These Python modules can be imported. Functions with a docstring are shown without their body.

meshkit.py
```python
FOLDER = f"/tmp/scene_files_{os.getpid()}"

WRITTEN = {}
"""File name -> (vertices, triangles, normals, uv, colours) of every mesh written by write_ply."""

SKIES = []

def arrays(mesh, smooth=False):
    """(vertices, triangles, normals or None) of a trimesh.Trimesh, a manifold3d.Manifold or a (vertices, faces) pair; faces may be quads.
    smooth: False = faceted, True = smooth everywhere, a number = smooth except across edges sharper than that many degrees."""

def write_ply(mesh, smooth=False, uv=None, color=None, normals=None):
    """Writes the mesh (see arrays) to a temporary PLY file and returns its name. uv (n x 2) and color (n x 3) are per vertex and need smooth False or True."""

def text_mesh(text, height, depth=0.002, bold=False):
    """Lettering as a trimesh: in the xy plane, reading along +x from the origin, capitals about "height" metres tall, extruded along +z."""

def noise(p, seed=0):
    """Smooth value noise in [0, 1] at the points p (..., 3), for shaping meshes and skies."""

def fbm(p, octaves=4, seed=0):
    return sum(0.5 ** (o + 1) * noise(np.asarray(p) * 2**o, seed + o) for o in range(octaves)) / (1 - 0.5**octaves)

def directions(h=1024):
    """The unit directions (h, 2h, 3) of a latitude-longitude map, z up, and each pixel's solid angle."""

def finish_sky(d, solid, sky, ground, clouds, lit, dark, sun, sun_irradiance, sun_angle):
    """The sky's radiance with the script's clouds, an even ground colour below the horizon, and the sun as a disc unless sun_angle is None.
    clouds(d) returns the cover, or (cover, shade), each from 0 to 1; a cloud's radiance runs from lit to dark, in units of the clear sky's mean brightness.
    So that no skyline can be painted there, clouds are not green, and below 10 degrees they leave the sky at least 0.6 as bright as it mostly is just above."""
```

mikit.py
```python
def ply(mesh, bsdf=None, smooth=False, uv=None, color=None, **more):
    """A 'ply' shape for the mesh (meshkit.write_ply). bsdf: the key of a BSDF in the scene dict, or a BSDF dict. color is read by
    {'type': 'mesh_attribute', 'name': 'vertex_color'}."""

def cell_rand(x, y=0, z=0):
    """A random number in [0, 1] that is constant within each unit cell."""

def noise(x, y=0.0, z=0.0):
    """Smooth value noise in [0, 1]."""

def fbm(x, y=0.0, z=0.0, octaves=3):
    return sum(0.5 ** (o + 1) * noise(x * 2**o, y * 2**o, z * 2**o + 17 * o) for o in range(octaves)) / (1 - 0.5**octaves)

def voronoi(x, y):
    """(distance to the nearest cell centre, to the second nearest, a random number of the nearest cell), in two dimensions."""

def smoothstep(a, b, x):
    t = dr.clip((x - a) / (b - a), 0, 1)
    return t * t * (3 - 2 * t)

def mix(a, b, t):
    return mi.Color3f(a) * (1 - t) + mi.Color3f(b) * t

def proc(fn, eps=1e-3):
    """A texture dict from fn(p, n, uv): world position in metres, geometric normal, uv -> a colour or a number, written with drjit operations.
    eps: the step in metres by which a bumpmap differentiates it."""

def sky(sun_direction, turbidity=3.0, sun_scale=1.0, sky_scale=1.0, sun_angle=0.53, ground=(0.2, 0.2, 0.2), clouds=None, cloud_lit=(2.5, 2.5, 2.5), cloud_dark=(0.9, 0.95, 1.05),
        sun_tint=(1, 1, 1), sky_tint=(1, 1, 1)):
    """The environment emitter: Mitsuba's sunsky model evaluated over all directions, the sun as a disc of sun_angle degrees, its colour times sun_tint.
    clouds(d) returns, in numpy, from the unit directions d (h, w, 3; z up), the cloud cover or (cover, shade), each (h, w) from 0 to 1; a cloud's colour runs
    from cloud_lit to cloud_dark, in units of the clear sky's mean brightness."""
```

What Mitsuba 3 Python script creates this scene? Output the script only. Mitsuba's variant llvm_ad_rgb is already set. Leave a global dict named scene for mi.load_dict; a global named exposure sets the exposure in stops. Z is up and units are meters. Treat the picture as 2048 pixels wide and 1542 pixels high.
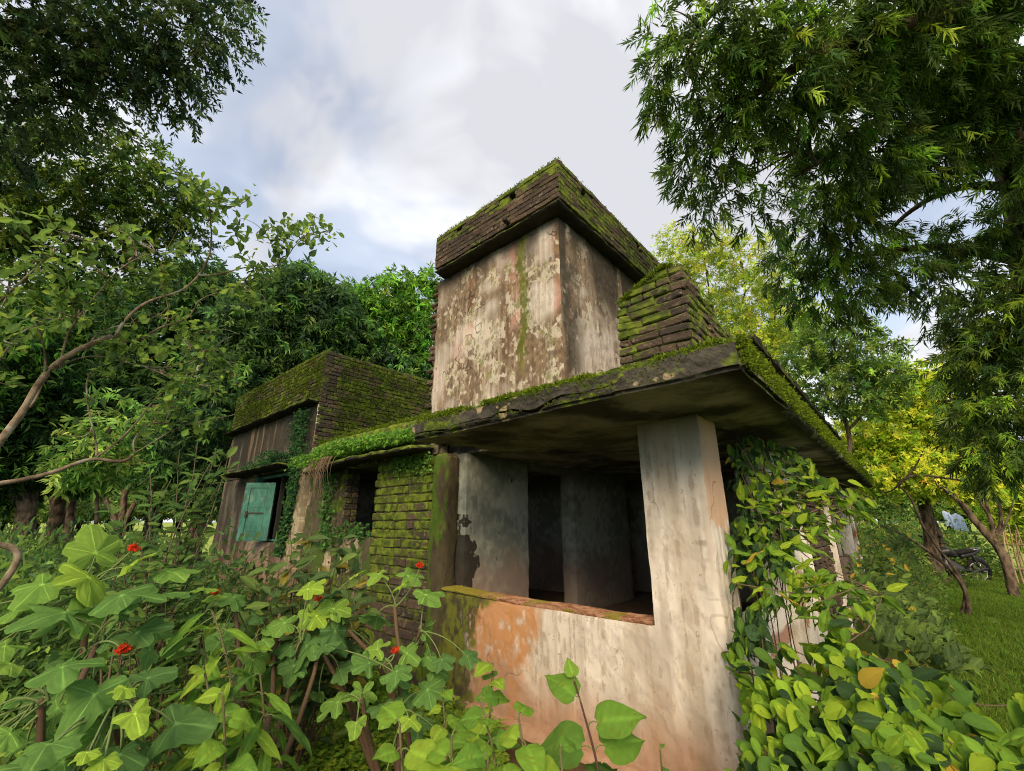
import math, random
import numpy as np, trimesh
import drjit as dr
import mitsuba as mi
import mikit, meshkit
from mikit import noise, fbm, smoothstep, mix, voronoi, cell_rand

T = mi.ScalarTransform4f
rng = np.random.default_rng(7)
scene, labels = {}, {}

# ------------------------------------------------------------------ camera, sky, exposure
CAM = np.array([-3.081, -0.988, 1.60])
YAW, PIT = math.radians(48.216), math.radians(17.76)
FWD = np.array([math.sin(YAW) * math.cos(PIT), math.cos(YAW) * math.cos(PIT), math.sin(PIT)])
scene['camera'] = {'type': 'perspective', 'fov': 100.36, 'fov_axis': 'x', 'near_clip': 0.05, 'far_clip': 3000.0,
                   'to_world': T().look_at(origin=CAM.tolist(), target=(CAM + FWD).tolist(), up=[0, 0, 1])}
exposure = 2.45


def sky_clouds(d):
    el = np.maximum(d[..., 2], 0.02)
    p = np.stack([d[..., 0] / (el + 0.35), d[..., 1] / (el + 0.35), np.zeros_like(el)], -1)
    w = p + 0.55 * np.stack([meshkit.fbm(p * 1.6 + 5.0, 4, 3) - 0.5, meshkit.fbm(p * 1.6 + 15.0, 4, 4) - 0.5, 0 * el], -1)
    big = meshkit.fbm(w * 1.5 + 6.1, 6, 11)
    fine = meshkit.fbm(w * 5.5 + 9.0, 5, 5)
    dens = 0.74 * big + 0.26 * fine
    c = np.clip((dens - 0.415) / 0.115, 0, 1)
    cover = 0.48 + 0.52 * c * c * (3 - 2 * c)
    shade = np.clip((meshkit.fbm(w * 1.9 + 31.0, 5, 21) * 0.7 + (1 - dens) * 0.0 + fine * 0.35 - 0.42) / 0.24, 0, 1)
    return cover, shade


SUN = (-0.80, -0.52, 0.62)
scene['sky'] = mikit.sky(SUN, turbidity=3.0, sun_scale=0.68, sky_scale=1.0, sun_angle=30.0, sun_tint=(1.0, 0.98, 0.94), ground=(0.08, 0.11, 0.04),
                         clouds=sky_clouds, cloud_lit=(2.5, 2.5, 2.54), cloud_dark=(1.42, 1.44, 1.53), sky_tint=(1.22, 1.24, 1.30))

# ------------------------------------------------------------------ helpers
_RIGHT = np.cross(FWD, [0, 0, 1.0]); _RIGHT /= np.linalg.norm(_RIGHT)
_UP = np.cross(_RIGHT, FWD)


def at(px, py, dist):
    """The point seen at pixel (px, py) of the photograph, dist metres from the lens."""
    d = FWD + _RIGHT * (px - 1024) / 853.64 - _UP * (py - 771) / 853.64
    return CAM + d / np.linalg.norm(d) * dist


def on_y(px, py, y):
    d = FWD + _RIGHT * (px - 1024) / 853.64 - _UP * (py - 771) / 853.64
    return CAM + d * (y - CAM[1]) / d[1]


def srgb(r, g, b, k=1.0):
    c = np.array([r, g, b]) / 255.0
    return np.where(c < 0.04045, c / 12.92, ((c + 0.055) / 1.055) ** 2.4) * k


def key_of(name):
    if name not in scene and name not in labels and not any(k.startswith(name + '__') for k in scene):
        return name
    i = 1
    while True:
        k = f'{name}_{i:03d}'
        if k not in scene and k not in labels:
            return k
        i += 1


_counts = {}
GROUPS = {'weed': 'broad-leaved weeds along the near edge', 'sapling': 'long-leaved saplings in the near thicket', 'coral_plant': 'coral plants before the house', 'mango_tree': 'mango trees of the grove behind the house',
          'creeper': 'small creepers growing on the house', 'fine_leaved_tree': 'fine-leaved trees at the upper left', 'sunlit_tree': 'sunlit trees in the right background', 'vine': 'vines over the right side wall'}


def part(name, shape, parent=None, **props):
    base = (parent + '__' if parent else '') + name
    n = _counts.get(base, 0)
    _counts[base] = n + 1
    key = base if n == 0 else f'{base}_{n:03d}'
    scene[key] = shape
    if props:
        labels[key] = props
    return key


def thing(name, label, category, group=None):
    n = _counts.get(name, 0)
    _counts[name] = n + 1
    key = name if n == 0 else f'{name}_{n:03d}'
    labels[key] = {'label': label, 'category': category}
    group = group or GROUPS.get(name)
    if group:
        labels[key]['group'] = group
    return key


def unit(v):
    v = np.asarray(v, float)
    return v / np.maximum(np.linalg.norm(v, axis=-1, keepdims=True), 1e-9)


def frames(d, n):
    """Rotation columns (x along d, z near n) for arrays of directions."""
    x = unit(d)
    y = np.cross(n, x)
    bad = np.linalg.norm(y, axis=-1) < 1e-4
    if np.any(bad):
        y[bad] = np.cross(np.array([0.3, 0.9, 0.2]), x[bad])
    y = unit(y)
    z = np.cross(x, y)
    return np.stack([x, y, z], -1)


class Acc:
    """Collects vertices, triangles and vertex colours into one mesh."""

    def __init__(self):
        self.v, self.f, self.c, self.n = [], [], [], 0

    def add(self, v, f, c):
        v = np.asarray(v, float)
        self.v.append(v); self.f.append(np.asarray(f, int) + self.n)
        self.c.append(np.broadcast_to(np.asarray(c, float), v.shape)); self.n += len(v)

    def scatter(self, tm, pos, d, n, s, col):
        """Copies of template tm = (verts, faces, tone) at pos, x along d, z near n, scale s, colour col."""
        tv, tf, tt = tm
        pos = np.asarray(pos, float); k = len(pos)
        if k == 0:
            return
        R = frames(np.broadcast_to(d, (k, 3)).astype(float).copy(), np.broadcast_to(n, (k, 3)).astype(float).copy())
        s = np.asarray(s, float)
        s = np.broadcast_to(s[..., None] if s.ndim < 2 else s, (k, 3))
        v = np.einsum('kij,knj->kni', R, tv[None] * s[:, None, :]) + pos[:, None]
        f = tf[None] + (np.arange(k) * len(tv))[:, None, None]
        c = np.broadcast_to(col, (k, 3))[:, None] * tt[None]
        self.add(v.reshape(-1, 3), f.reshape(-1, 3), c.reshape(-1, 3))

    def tube(self, pts, rad, col, sides=6, jitter=0.0):
        p = np.asarray(pts, float)
        r = np.broadcast_to(rad, (len(p),)).astype(float)
        t = unit(np.gradient(p, axis=0))
        a = unit(np.cross(t, np.where(np.abs(t[:, 2:]) < 0.9, [0, 0, 1.0], [1.0, 0, 0])))
        b = np.cross(t, a)
        g = np.arange(sides) * 2 * np.pi / sides
        v = p[:, None] + r[:, None, None] * (np.cos(g)[None, :, None] * a[:, None] + np.sin(g)[None, :, None] * b[:, None])
        if jitter:
            v = v + (rng.random(v.shape) - 0.5) * jitter * r[:, None, None]
        i, j = np.meshgrid(np.arange(len(p) - 1), np.arange(sides), indexing='ij')
        q = np.stack([i * sides + j, i * sides + (j + 1) % sides, (i + 1) * sides + (j + 1) % sides, (i + 1) * sides + j], -1).reshape(-1, 4)
        v = np.vstack([v.reshape(-1, 3), p[-1:] + t[-1:] * r[-1], p[:1]])
        m = len(p) * sides
        e = np.arange(sides)
        caps = np.vstack([np.stack([e + (len(p) - 1) * sides, (e + 1) % sides + (len(p) - 1) * sides, e * 0 + m], 1), np.stack([(e + 1) % sides, e, e * 0 + m + 1], 1)])
        self.add(v, np.vstack([q[:, [0, 1, 2]], q[:, [0, 2, 3]], caps]), col)

    def shape(self, bsdf, smooth=False):
        return mikit.ply((np.vstack(self.v), np.vstack(self.f)), bsdf, smooth=smooth, color=np.vstack(self.c))

    @property
    def tris(self):
        return sum(len(f) for f in self.f)


def curve(pts, n=12):
    """A smooth polyline through the points."""
    from scipy.interpolate import make_interp_spline
    p = np.asarray(pts, float)
    if len(p) == 2:
        return p[0] + (p[1] - p[0]) * np.linspace(0, 1, n)[:, None]
    t = np.r_[0, np.cumsum(np.linalg.norm(np.diff(p, axis=0), axis=1))]
    return make_interp_spline(t, p, k=min(3, len(p) - 1))(np.linspace(0, t[-1], n))


def wobble(p, amp, freq=2.0, seed=0):
    p = np.asarray(p, float)
    o = np.stack([meshkit.fbm(p * freq + 7.3 * k, 3, seed + k) - 0.5 for k in range(3)], -1)
    w = np.linspace(0, 1, len(p))[:, None]
    return p + o * 2 * amp * np.minimum(1, w * 3)


def grid_box(lo, hi, step):
    """A box as a closed grid mesh (welded) with cells of about step metres."""
    lo, hi = np.asarray(lo, float), np.asarray(hi, float)
    n = np.maximum(1, np.round((hi - lo) / step).astype(int))
    n = np.minimum(n, 160)
    vs, fs, at_ = [], [], 0
    for ax in range(3):
        u, w = (ax + 1) % 3, (ax + 2) % 3
        gu, gw = np.meshgrid(np.arange(n[u] + 1), np.arange(n[w] + 1), indexing='ij')
        for side in (0, 1):
            idx = np.zeros(gu.shape + (3,), int)
            idx[..., u], idx[..., w], idx[..., ax] = gu, gw, side * n[ax]
            k = np.arange(gu.size).reshape(gu.shape)
            q = np.stack([k[:-1, :-1], k[1:, :-1], k[1:, 1:], k[:-1, 1:]], -1).reshape(-1, 4)
            if side == 0:
                q = q[:, ::-1]
            vs.append(idx.reshape(-1, 3)); fs.append(q + at_); at_ += gu.size
    idx, inv = np.unique(np.vstack(vs), axis=0, return_inverse=True)
    q = inv.reshape(-1)[np.vstack(fs)]
    v = lo + (hi - lo) * idx / n
    bounds = ((idx == 0) | (idx == n)).sum(1)
    return v, np.vstack([q[:, [0, 1, 2]], q[:, [0, 2, 3]]]), bounds, idx, n


def rough_box(lo, hi, step=0.08, amp=0.008, chip=0.012, freq=4.0, seed=0, shape=None, butt=()):
    """A grid box with uneven faces and worn edges; butt names faces (axis, 0 or 1) that meet another piece and stay sharp."""
    v, f, b, idx, n = grid_box(lo, hi, step)
    mid = (np.asarray(lo) + np.asarray(hi)) / 2
    o = np.stack([meshkit.fbm(v * freq + 3.1 * k, 3, seed + k) - 0.5 for k in range(3)], -1) * 2 * amp
    e = (b >= 2)[:, None] * chip * meshkit.fbm(v * 9.0, 3, seed + 9)[:, None] * 1.6
    pull = np.where((idx == 0), 1.0, np.where(idx == n, -1.0, 0.0))
    for ax, side in butt:
        e = e * (idx[:, ax] != side * n[ax])[:, None]
    v = v + o + pull * e
    if shape is not None:
        v = shape(v)
    return v, f


def box_part(name, lo, hi, bsdf, parent=None, smooth=35, props=None, **kw):
    return part(name, mikit.ply(rough_box(lo, hi, **kw), bsdf, smooth=smooth), parent, **(props or {}))
# ------------------------------------------------------------------ materials
def rough(fn, roughness=0.85, spec=0.25, bump=None, bscale=1.0, eps=4e-3):
    b = {'type': 'principled', 'base_color': mikit.proc(fn) if callable(fn) else fn, 'roughness': roughness, 'specular': spec}
    if bump is not None:
        b = {'type': 'bumpmap', 'arbitrary': mikit.proc(bump, eps), 'scale': bscale, 'bsdf': b}
    return {'type': 'twosided', 'bsdf': b}


MOSS_A, MOSS_B = (0.118, 0.160, 0.018), (0.042, 0.065, 0.012)


def moss_col(p):
    return mix(MOSS_B, MOSS_A, smoothstep(0.3, 0.7, fbm(p.x * 14, p.y * 14, p.z * 14, 2)))


def plaster_bump(p, n, uv):
    return fbm(p.x * 60, p.y * 60, p.z * 40, 2) * 0.004 + fbm(p.x * 15, p.y * 15, p.z * 11, 2) * 0.012


def cracks(s, h, k):
    """Thin crooked cracks: 1 on a crack, 0 elsewhere; k is their number per metre."""
    d = dr.abs(fbm(s * k, h * k * 0.8, 3.0, 4) - 0.5)
    return smoothstep(0.0065, 0.0015, d) * smoothstep(0.46, 0.60, fbm(s * 1.7, h * 1.7, 5.5, 2))


def tower_plaster(p, n, uv):
    front = dr.abs(n.x) > dr.abs(n.y)
    s = dr.select(front, p.y, p.x + 7.7)
    h = p.z
    streak = noise(s * 30, h * 1.3) * 0.45 + noise(s * 75, h * 3.0) * 0.35 + noise(s * 12, h * 0.6) * 0.2
    big = fbm(s * 1.9 + 1.3, h * 1.9, 3.3, 4)
    mid = fbm(s * 5.5 + big * 1.5, h * 4.2, 9.1, 4)
    fine = fbm(s * 34, h * 22, 2.0, 4)
    c = mix((0.31, 0.275, 0.24), (0.52, 0.485, 0.44), smoothstep(0.34, 0.66, streak * 0.35 + fine * 0.35 + mid * 0.3))
    # remains of pink wash, in upright runs
    pink = smoothstep(0.44, 0.58, noise(s * 7.0 + 2, h * 0.7) * 0.55 + fine * 0.25 + mid * 0.2) * smoothstep(2.9, 3.6, h + (mid - 0.5))
    c = mix(c, mix((0.30, 0.125, 0.09), (0.40, 0.21, 0.16), fine), pink * dr.select(front, 0.75, 0.08))
    # rust-brown runs low down
    warm = smoothstep(0.46, 0.66, fbm(s * 13 + 4, h * 2.2, 1.0, 3) * 0.75 + fine * 0.25) * smoothstep(3.6, 2.9, h + (mid - 0.5) * 0.8)
    c = mix(c, (0.27, 0.135, 0.07), warm * dr.select(front, 0.60, 0.2))
    # dirt: one large brown bloom in the middle, a band at the old floor line, the corner, and scattered
    blot = dr.exp(-(dr.square((s - 1.95) / 0.55) + dr.square((h - 3.38) / 0.30))) * 0.20
    arm = dr.exp(-(dr.square((s - 2.75 + (h - 4.0) * 0.9) / 0.30) + dr.square((h - 3.95) / 0.45))) * 0.13
    band = dr.exp(-dr.square((h - 4.08 - (s - 2.0) * 0.05) / 0.075)) * 0.10
    corner = dr.exp(-dr.square((s - 1.13) / 0.07)) * 0.13
    side = dr.select(front, blot + arm + band + corner, dr.exp(-dr.square((s - 7.7) / 0.10)) * 0.14)
    zone = big * 0.62 + mid * 0.26 + fine * 0.12
    dirt = smoothstep(0.43, 0.56, zone + side)
    c = mix(c, mix((0.075, 0.05, 0.028), (0.185, 0.13, 0.072), smoothstep(0.3, 0.7, fine * 0.6 + streak * 0.4)), dirt * 0.86)
    # whitewash flakes that still cling inside the dirt
    fl = fbm(s * 21, h * 15, 5.0, 4)
    flake = smoothstep(0.545, 0.665, fl * 0.7 + fine * 0.3 + (mid - 0.5) * 0.7 + dr.exp(-(dr.square((s - 2.1) / 0.55) + dr.square((h - 3.55) / 0.28))) * 0.08) * dirt
    c = mix(c, (0.44, 0.40, 0.33), flake * 0.8)
    white = smoothstep(0.50, 0.66, mid * 0.45 + fine * 0.25 + streak * 0.3 + dr.exp(-(dr.square((s - 2.2) / 0.5) + dr.square((h - 3.62) / 0.28))) * 0.10) * dr.select(front, 1.0, 0.35)
    c = mix(c, (0.53, 0.49, 0.43), white * 0.6 * (1 - dirt * 0.55))
    # black towards the top, in uneven runs, most on the side wall
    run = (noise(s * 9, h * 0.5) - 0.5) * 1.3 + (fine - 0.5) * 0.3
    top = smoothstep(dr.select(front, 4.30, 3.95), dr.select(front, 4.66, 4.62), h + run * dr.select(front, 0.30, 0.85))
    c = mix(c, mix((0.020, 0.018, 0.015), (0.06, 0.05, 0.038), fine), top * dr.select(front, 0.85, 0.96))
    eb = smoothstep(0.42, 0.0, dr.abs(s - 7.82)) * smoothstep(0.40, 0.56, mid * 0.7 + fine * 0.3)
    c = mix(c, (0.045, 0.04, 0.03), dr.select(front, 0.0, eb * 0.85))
    # moss run
    moss_run = smoothstep(0.095, 0.02, dr.abs(s - 1.63 - (noise(h * 3.0) - 0.5) * 0.12) + (fine - 0.5) * 0.16) * smoothstep(2.95, 3.3, h + (fine - 0.5) * 0.5)
    moss = dr.maximum(dr.select(front, moss_run, 0.0), smoothstep(0.58, 0.70, mid * 0.5 + fine * 0.5) * dr.select(front, dirt, 0.0) * 0.75)
    c = mix(c, mix((0.05, 0.055, 0.012), (0.125, 0.15, 0.015), fine), moss * 0.92)
    c = mix(c, (0.045, 0.035, 0.026), cracks(s, h, 2.0) * 0.8)
    low = smoothstep(2.8, 2.5, h + (fine - 0.5) * 0.3)
    return mix(c, (0.12, 0.095, 0.06), low * 0.7)


def veranda_plaster(p, n, uv):
    front = dr.abs(n.x) > dr.abs(n.y)
    s = dr.select(front, p.y, p.x * 1.1 + 5.0)
    h = p.z
    fine = fbm(s * 24, h * 15, 4.0, 3)
    mid = fbm(s * 4.0, h * 2.6, 1.7, 4)
    big = fbm(s * 1.4 + 4.1, h * 1.2, 6.0, 3)
    vert = noise(s * 30, h * 2.0)
    c = mix((0.40, 0.36, 0.31), (0.56, 0.52, 0.465), smoothstep(0.35, 0.65, mid * 0.7 + vert * 0.3))
    c = mix(c, (0.30, 0.235, 0.165), smoothstep(0.50, 0.72, mid * 0.45 + fine * 0.3 + fbm(s * 60, h * 30, 2.0, 2) * 0.25) * 0.38)
    c = mix(c, (0.20, 0.15, 0.10), smoothstep(0.60, 0.72, noise(s * 55, h * 3.0) * 0.5 + fine * 0.5) * 0.4)
    c = mix(c, (0.13, 0.085, 0.05), smoothstep(0.76, 0.86, fbm(s * 70 + fine * 4, h * 45, 6.0, 3)) * 0.5)
    # tan coat on the returns
    c = mix(c, (0.46, 0.29, 0.18), dr.select(front, 0.0, 0.85) * smoothstep(1.55, 1.62, h + (fine - 0.5) * 0.3 + 0.0))
    # orange earth wash on the parapet and at the foot
    wash = smoothstep(0.72, 1.0, (1.0 - smoothstep(0.1, 0.85, dr.abs(s - 1.95))) * 0.8 + smoothstep(0.2, 0.85, h) * 0.35 + (big - 0.5) * 1.1 + (fine - 0.5) * 0.25)
    wash = wash * dr.select(front, 1.0, 0.0) * smoothstep(0.62, 0.95, s)
    c = mix(c, mix((0.30, 0.115, 0.030), (0.42, 0.205, 0.075), fine), wash * 0.88 * smoothstep(0.30, 0.55, mid * 0.6 + fine * 0.4 + 0.03))
    foot = smoothstep(0.60, 0.12, h + (mid - 0.5) * 0.5 - dr.select(front, smoothstep(0.6, 2.4, s), 0.0) * 0.12)
    c = mix(c, mix((0.235, 0.10, 0.04), (0.36, 0.19, 0.10), fine), foot * 0.8)
    # algae tint with the canopy's shade painted in, darker grey towards the top
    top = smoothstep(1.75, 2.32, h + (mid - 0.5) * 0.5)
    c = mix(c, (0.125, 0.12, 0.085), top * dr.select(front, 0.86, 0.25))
    stain = smoothstep(0.55, 0.75, fbm(s * 9, h * 0.8, 8.0, 3)) * 0.35
    c = mix(c, (0.30, 0.24, 0.17), stain)
    c = mix(c, (0.11, 0.08, 0.055), cracks(s, h, 1.7) * 0.6)
    # moss and black mould at the left end
    m = smoothstep(2.14, 2.34, s + (fine - 0.5) * 0.35 + (mid - 0.5) * 0.35 + smoothstep(0.78, 0.95, h) * 0.22) * dr.select(front, 1.0, 0.0)
    dark = mix((0.022, 0.022, 0.012), (0.085, 0.075, 0.03), fine)
    mossy = smoothstep(0.46, 0.62, fbm(s * 7, h * 4, 3.0, 4) * 0.55 + fine * 0.45)
    return mix(c, mix(dark, (0.10, 0.115, 0.014), mossy * 0.85), m)


def sill_brick(p, n, uv):
    fine = fbm(p.x * 26, p.y * 22, p.z * 26, 3)
    c = mix((0.15, 0.06, 0.035), (0.31, 0.18, 0.11), smoothstep(0.3, 0.7, fine))
    m = smoothstep(1.95, 2.35, p.y + (fine - 0.5) * 0.7)
    m = dr.maximum(m, smoothstep(0.58, 0.68, fbm(p.x * 7, p.y * 5, 1.0, 3)) * 0.8)
    return mix(c, (0.15, 0.145, 0.013), m * 0.9)


def mossy_band(p, n, uv):
    fine = fbm(p.x * 24, p.y * 24, p.z * 9, 3)
    c = mix((0.028, 0.025, 0.017), (0.085, 0.07, 0.04), fine)
    m = smoothstep(0.4, 0.58, fbm(p.x * 9, p.y * 9, p.z * 2.5, 3) + smoothstep(2.80, 2.95, p.y) * 0.20 - smoothstep(1.7, 0.9, p.z) * 0.16)
    return mix(c, mix((0.035, 0.07, 0.01), (0.075, 0.135, 0.014), fine), m * 0.85 * smoothstep(0.5, 0.9, dr.abs(n.x)))


def concrete(p, n, uv):
    fine = fbm(p.x * 20, p.y * 20, p.z * 20, 3)
    mid = fbm(p.x * 4.2, p.y * 4.2, p.z * 5.0, 4)
    c = mix((0.027, 0.026, 0.023), (0.076, 0.070, 0.059), smoothstep(0.3, 0.72, fine * 0.5 + mid * 0.5))
    c = mix(c, (0.30, 0.24, 0.15), smoothstep(0.645, 0.685, fbm(p.x * 8 + 4, p.y * 8, p.z * 8, 3)) * 0.8)
    under = smoothstep(-0.6, -0.9, n.z)
    u = mix((0.085, 0.088, 0.062), (0.21, 0.205, 0.15), smoothstep(0.35, 0.65, mid * 0.7 + fine * 0.3))
    u = mix(u, (0.022, 0.021, 0.016), smoothstep(0.46, 0.66, fbm(p.x * 2.2 + 8, p.y * 2.2, 4.0, 4) * 0.7 + fine * 0.3) * 0.85)
    u = mix(u, (0.016, 0.015, 0.011), smoothstep(0.16, 0.02, dr.abs(p.y + 0.5)) * 0.9)
    c = mix(c, u, under)
    up = smoothstep(0.3, 0.8, n.z)
    m = smoothstep(0.53, 0.63, fbm(p.x * 3.5 + 2, p.y * 3.5, p.z * 6.0, 4) * 0.55 + fine * 0.45 + up * 0.35 + smoothstep(2.462, 2.50, p.z) * 0.20 - 0.04)
    side = smoothstep(0.5, 0.9, -n.y) * 0.65 * smoothstep(0.35, 0.5, fine)
    m = dr.maximum(m, side) * (1.0 - under)
    return mix(c, moss_col(p), m)


def slab_dark(p, n, uv):
    fine = fbm(p.x * 16, p.y * 16, p.z * 16, 3)
    c = mix((0.012, 0.011, 0.010), (0.05, 0.045, 0.036), fine)
    m = smoothstep(0.46, 0.6, fine * 0.5 + fbm(p.x * 3, p.y * 3, p.z * 3, 3) * 0.5 + smoothstep(-0.2, 0.9, n.z) * 0.3 - 0.04) * smoothstep(-0.5, 0.0, n.z)
    return mix(c, moss_col(p), m * 0.9)


def brick_col(p, n, uv):
    """uv.x: a random tint of the brick, uv.y: how far moss has grown over its face."""
    fine = fbm(p.x * 30, p.y * 30, p.z * 30, 3)
    mid = fbm(p.x * 5, p.y * 5, p.z * 5, 3)
    c = mix((0.036, 0.031, 0.026), (0.098, 0.068, 0.048), uv.x)
    c = mix(c, (0.21, 0.165, 0.115), smoothstep(0.55, 0.75, fine) * 0.5)
    c = mix(c, (0.018, 0.016, 0.013), smoothstep(0.48, 0.68, mid * 0.6 + fine * 0.4) * 0.75)
    m = smoothstep(0.47, 0.63, mid * 0.42 + fine * 0.44 + (uv.y - 0.5) * 0.55 + smoothstep(0.3, 0.8, n.z) * 0.14 + 0.06)
    return mix(c, moss_col(p), m * 0.95)


def brick_bump(p, n, uv):
    return fbm(p.x * 42, p.y * 42, p.z * 42, 2) * 0.010


def mortar(p, n, uv):
    fine = fbm(p.x * 26, p.y * 26, p.z * 26, 2)
    m = smoothstep(0.5, 0.62, fbm(p.x * 6, p.y * 6, p.z * 6, 3) + smoothstep(0.3, 0.8, n.z) * 0.4)
    return mix(mix((0.025, 0.022, 0.017), (0.085, 0.07, 0.05), fine), moss_col(p), m)


def block_plaster(p, n, uv):
    s = p.y + p.x * 0.7
    h = p.z
    fine = fbm(s * 22, h * 12, 1.0, 3)
    streak = fbm(s * 3.4, h * 0.75, 3.0, 5) * 0.6 + fbm(s * 2.0, h * 1.6, 9.0, 4) * 0.25 + fine * 0.15
    c = mix((0.125, 0.108, 0.085), (0.26, 0.225, 0.18), smoothstep(0.3, 0.7, fine * 0.5 + fbm(s * 2.2, h * 1.6, 2.0, 3) * 0.5))
    c = mix(c, (0.030, 0.026, 0.021), smoothstep(0.42, 0.62, streak + smoothstep(2.2, 3.5, h) * 0.18) * 0.88)
    c = mix(c, (0.34, 0.235, 0.145), smoothstep(0.56, 0.72, fbm(s * 7, h * 0.5, 7.0, 4)) * 0.5 * smoothstep(2.0, 2.8, h))
    foot = smoothstep(1.5, 0.5, h + (fine - 0.5) * 0.6)
    c = mix(c, (0.22, 0.10, 0.055), foot * 0.5)
    return c


def peeled(p, n, uv):
    s, h = p.y + p.x, p.z
    fine = fbm(s * 20, h * 14, 2.0, 3)
    m = fbm(s * 3.6 + 1, h * 2.6, 5.0, 4)
    c = mix((0.035, 0.033, 0.022), (0.10, 0.088, 0.055), fine)
    c = mix(c, (0.045, 0.085, 0.014), smoothstep(0.52, 0.62, fbm(s * 6, h * 5, 8.0, 3)) * 0.8)
    m = m * 0.72 + fine * 0.28
    p1 = smoothstep(0.545, 0.59, m + smoothstep(6.02, 6.25, s) * 0.26)
    pc = mix((0.33, 0.285, 0.20), (0.15, 0.125, 0.08), smoothstep(0.3, 0.65, fine * 0.5 + fbm(s * 2, h * 1.4, 3.0, 3) * 0.5))
    return mix(c, pc, p1)


def inner_plaster(p, n, uv):
    s, h = p.x + p.y, p.z
    fine = fbm(s * 18, h * 14, 2.0, 3)
    mid = fbm(s * 2.8, h * 2.2, 4.0, 4)
    c = mix((0.185, 0.205, 0.175), (0.36, 0.37, 0.325), smoothstep(0.35, 0.65, mid * 0.6 + fine * 0.4))
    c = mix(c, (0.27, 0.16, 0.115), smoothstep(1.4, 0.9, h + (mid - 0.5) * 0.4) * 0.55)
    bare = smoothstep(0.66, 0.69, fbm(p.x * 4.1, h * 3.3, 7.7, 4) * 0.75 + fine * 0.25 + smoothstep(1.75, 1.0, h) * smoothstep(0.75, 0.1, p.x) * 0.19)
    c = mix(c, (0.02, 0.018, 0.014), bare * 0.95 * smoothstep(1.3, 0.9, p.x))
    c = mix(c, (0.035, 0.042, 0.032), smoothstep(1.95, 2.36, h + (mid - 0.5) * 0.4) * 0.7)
    return c


def floor_dust(p, n, uv):
    return mix((0.07, 0.05, 0.035), (0.15, 0.11, 0.08), fbm(p.x * 6, p.y * 6, p.z, 3))


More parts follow.
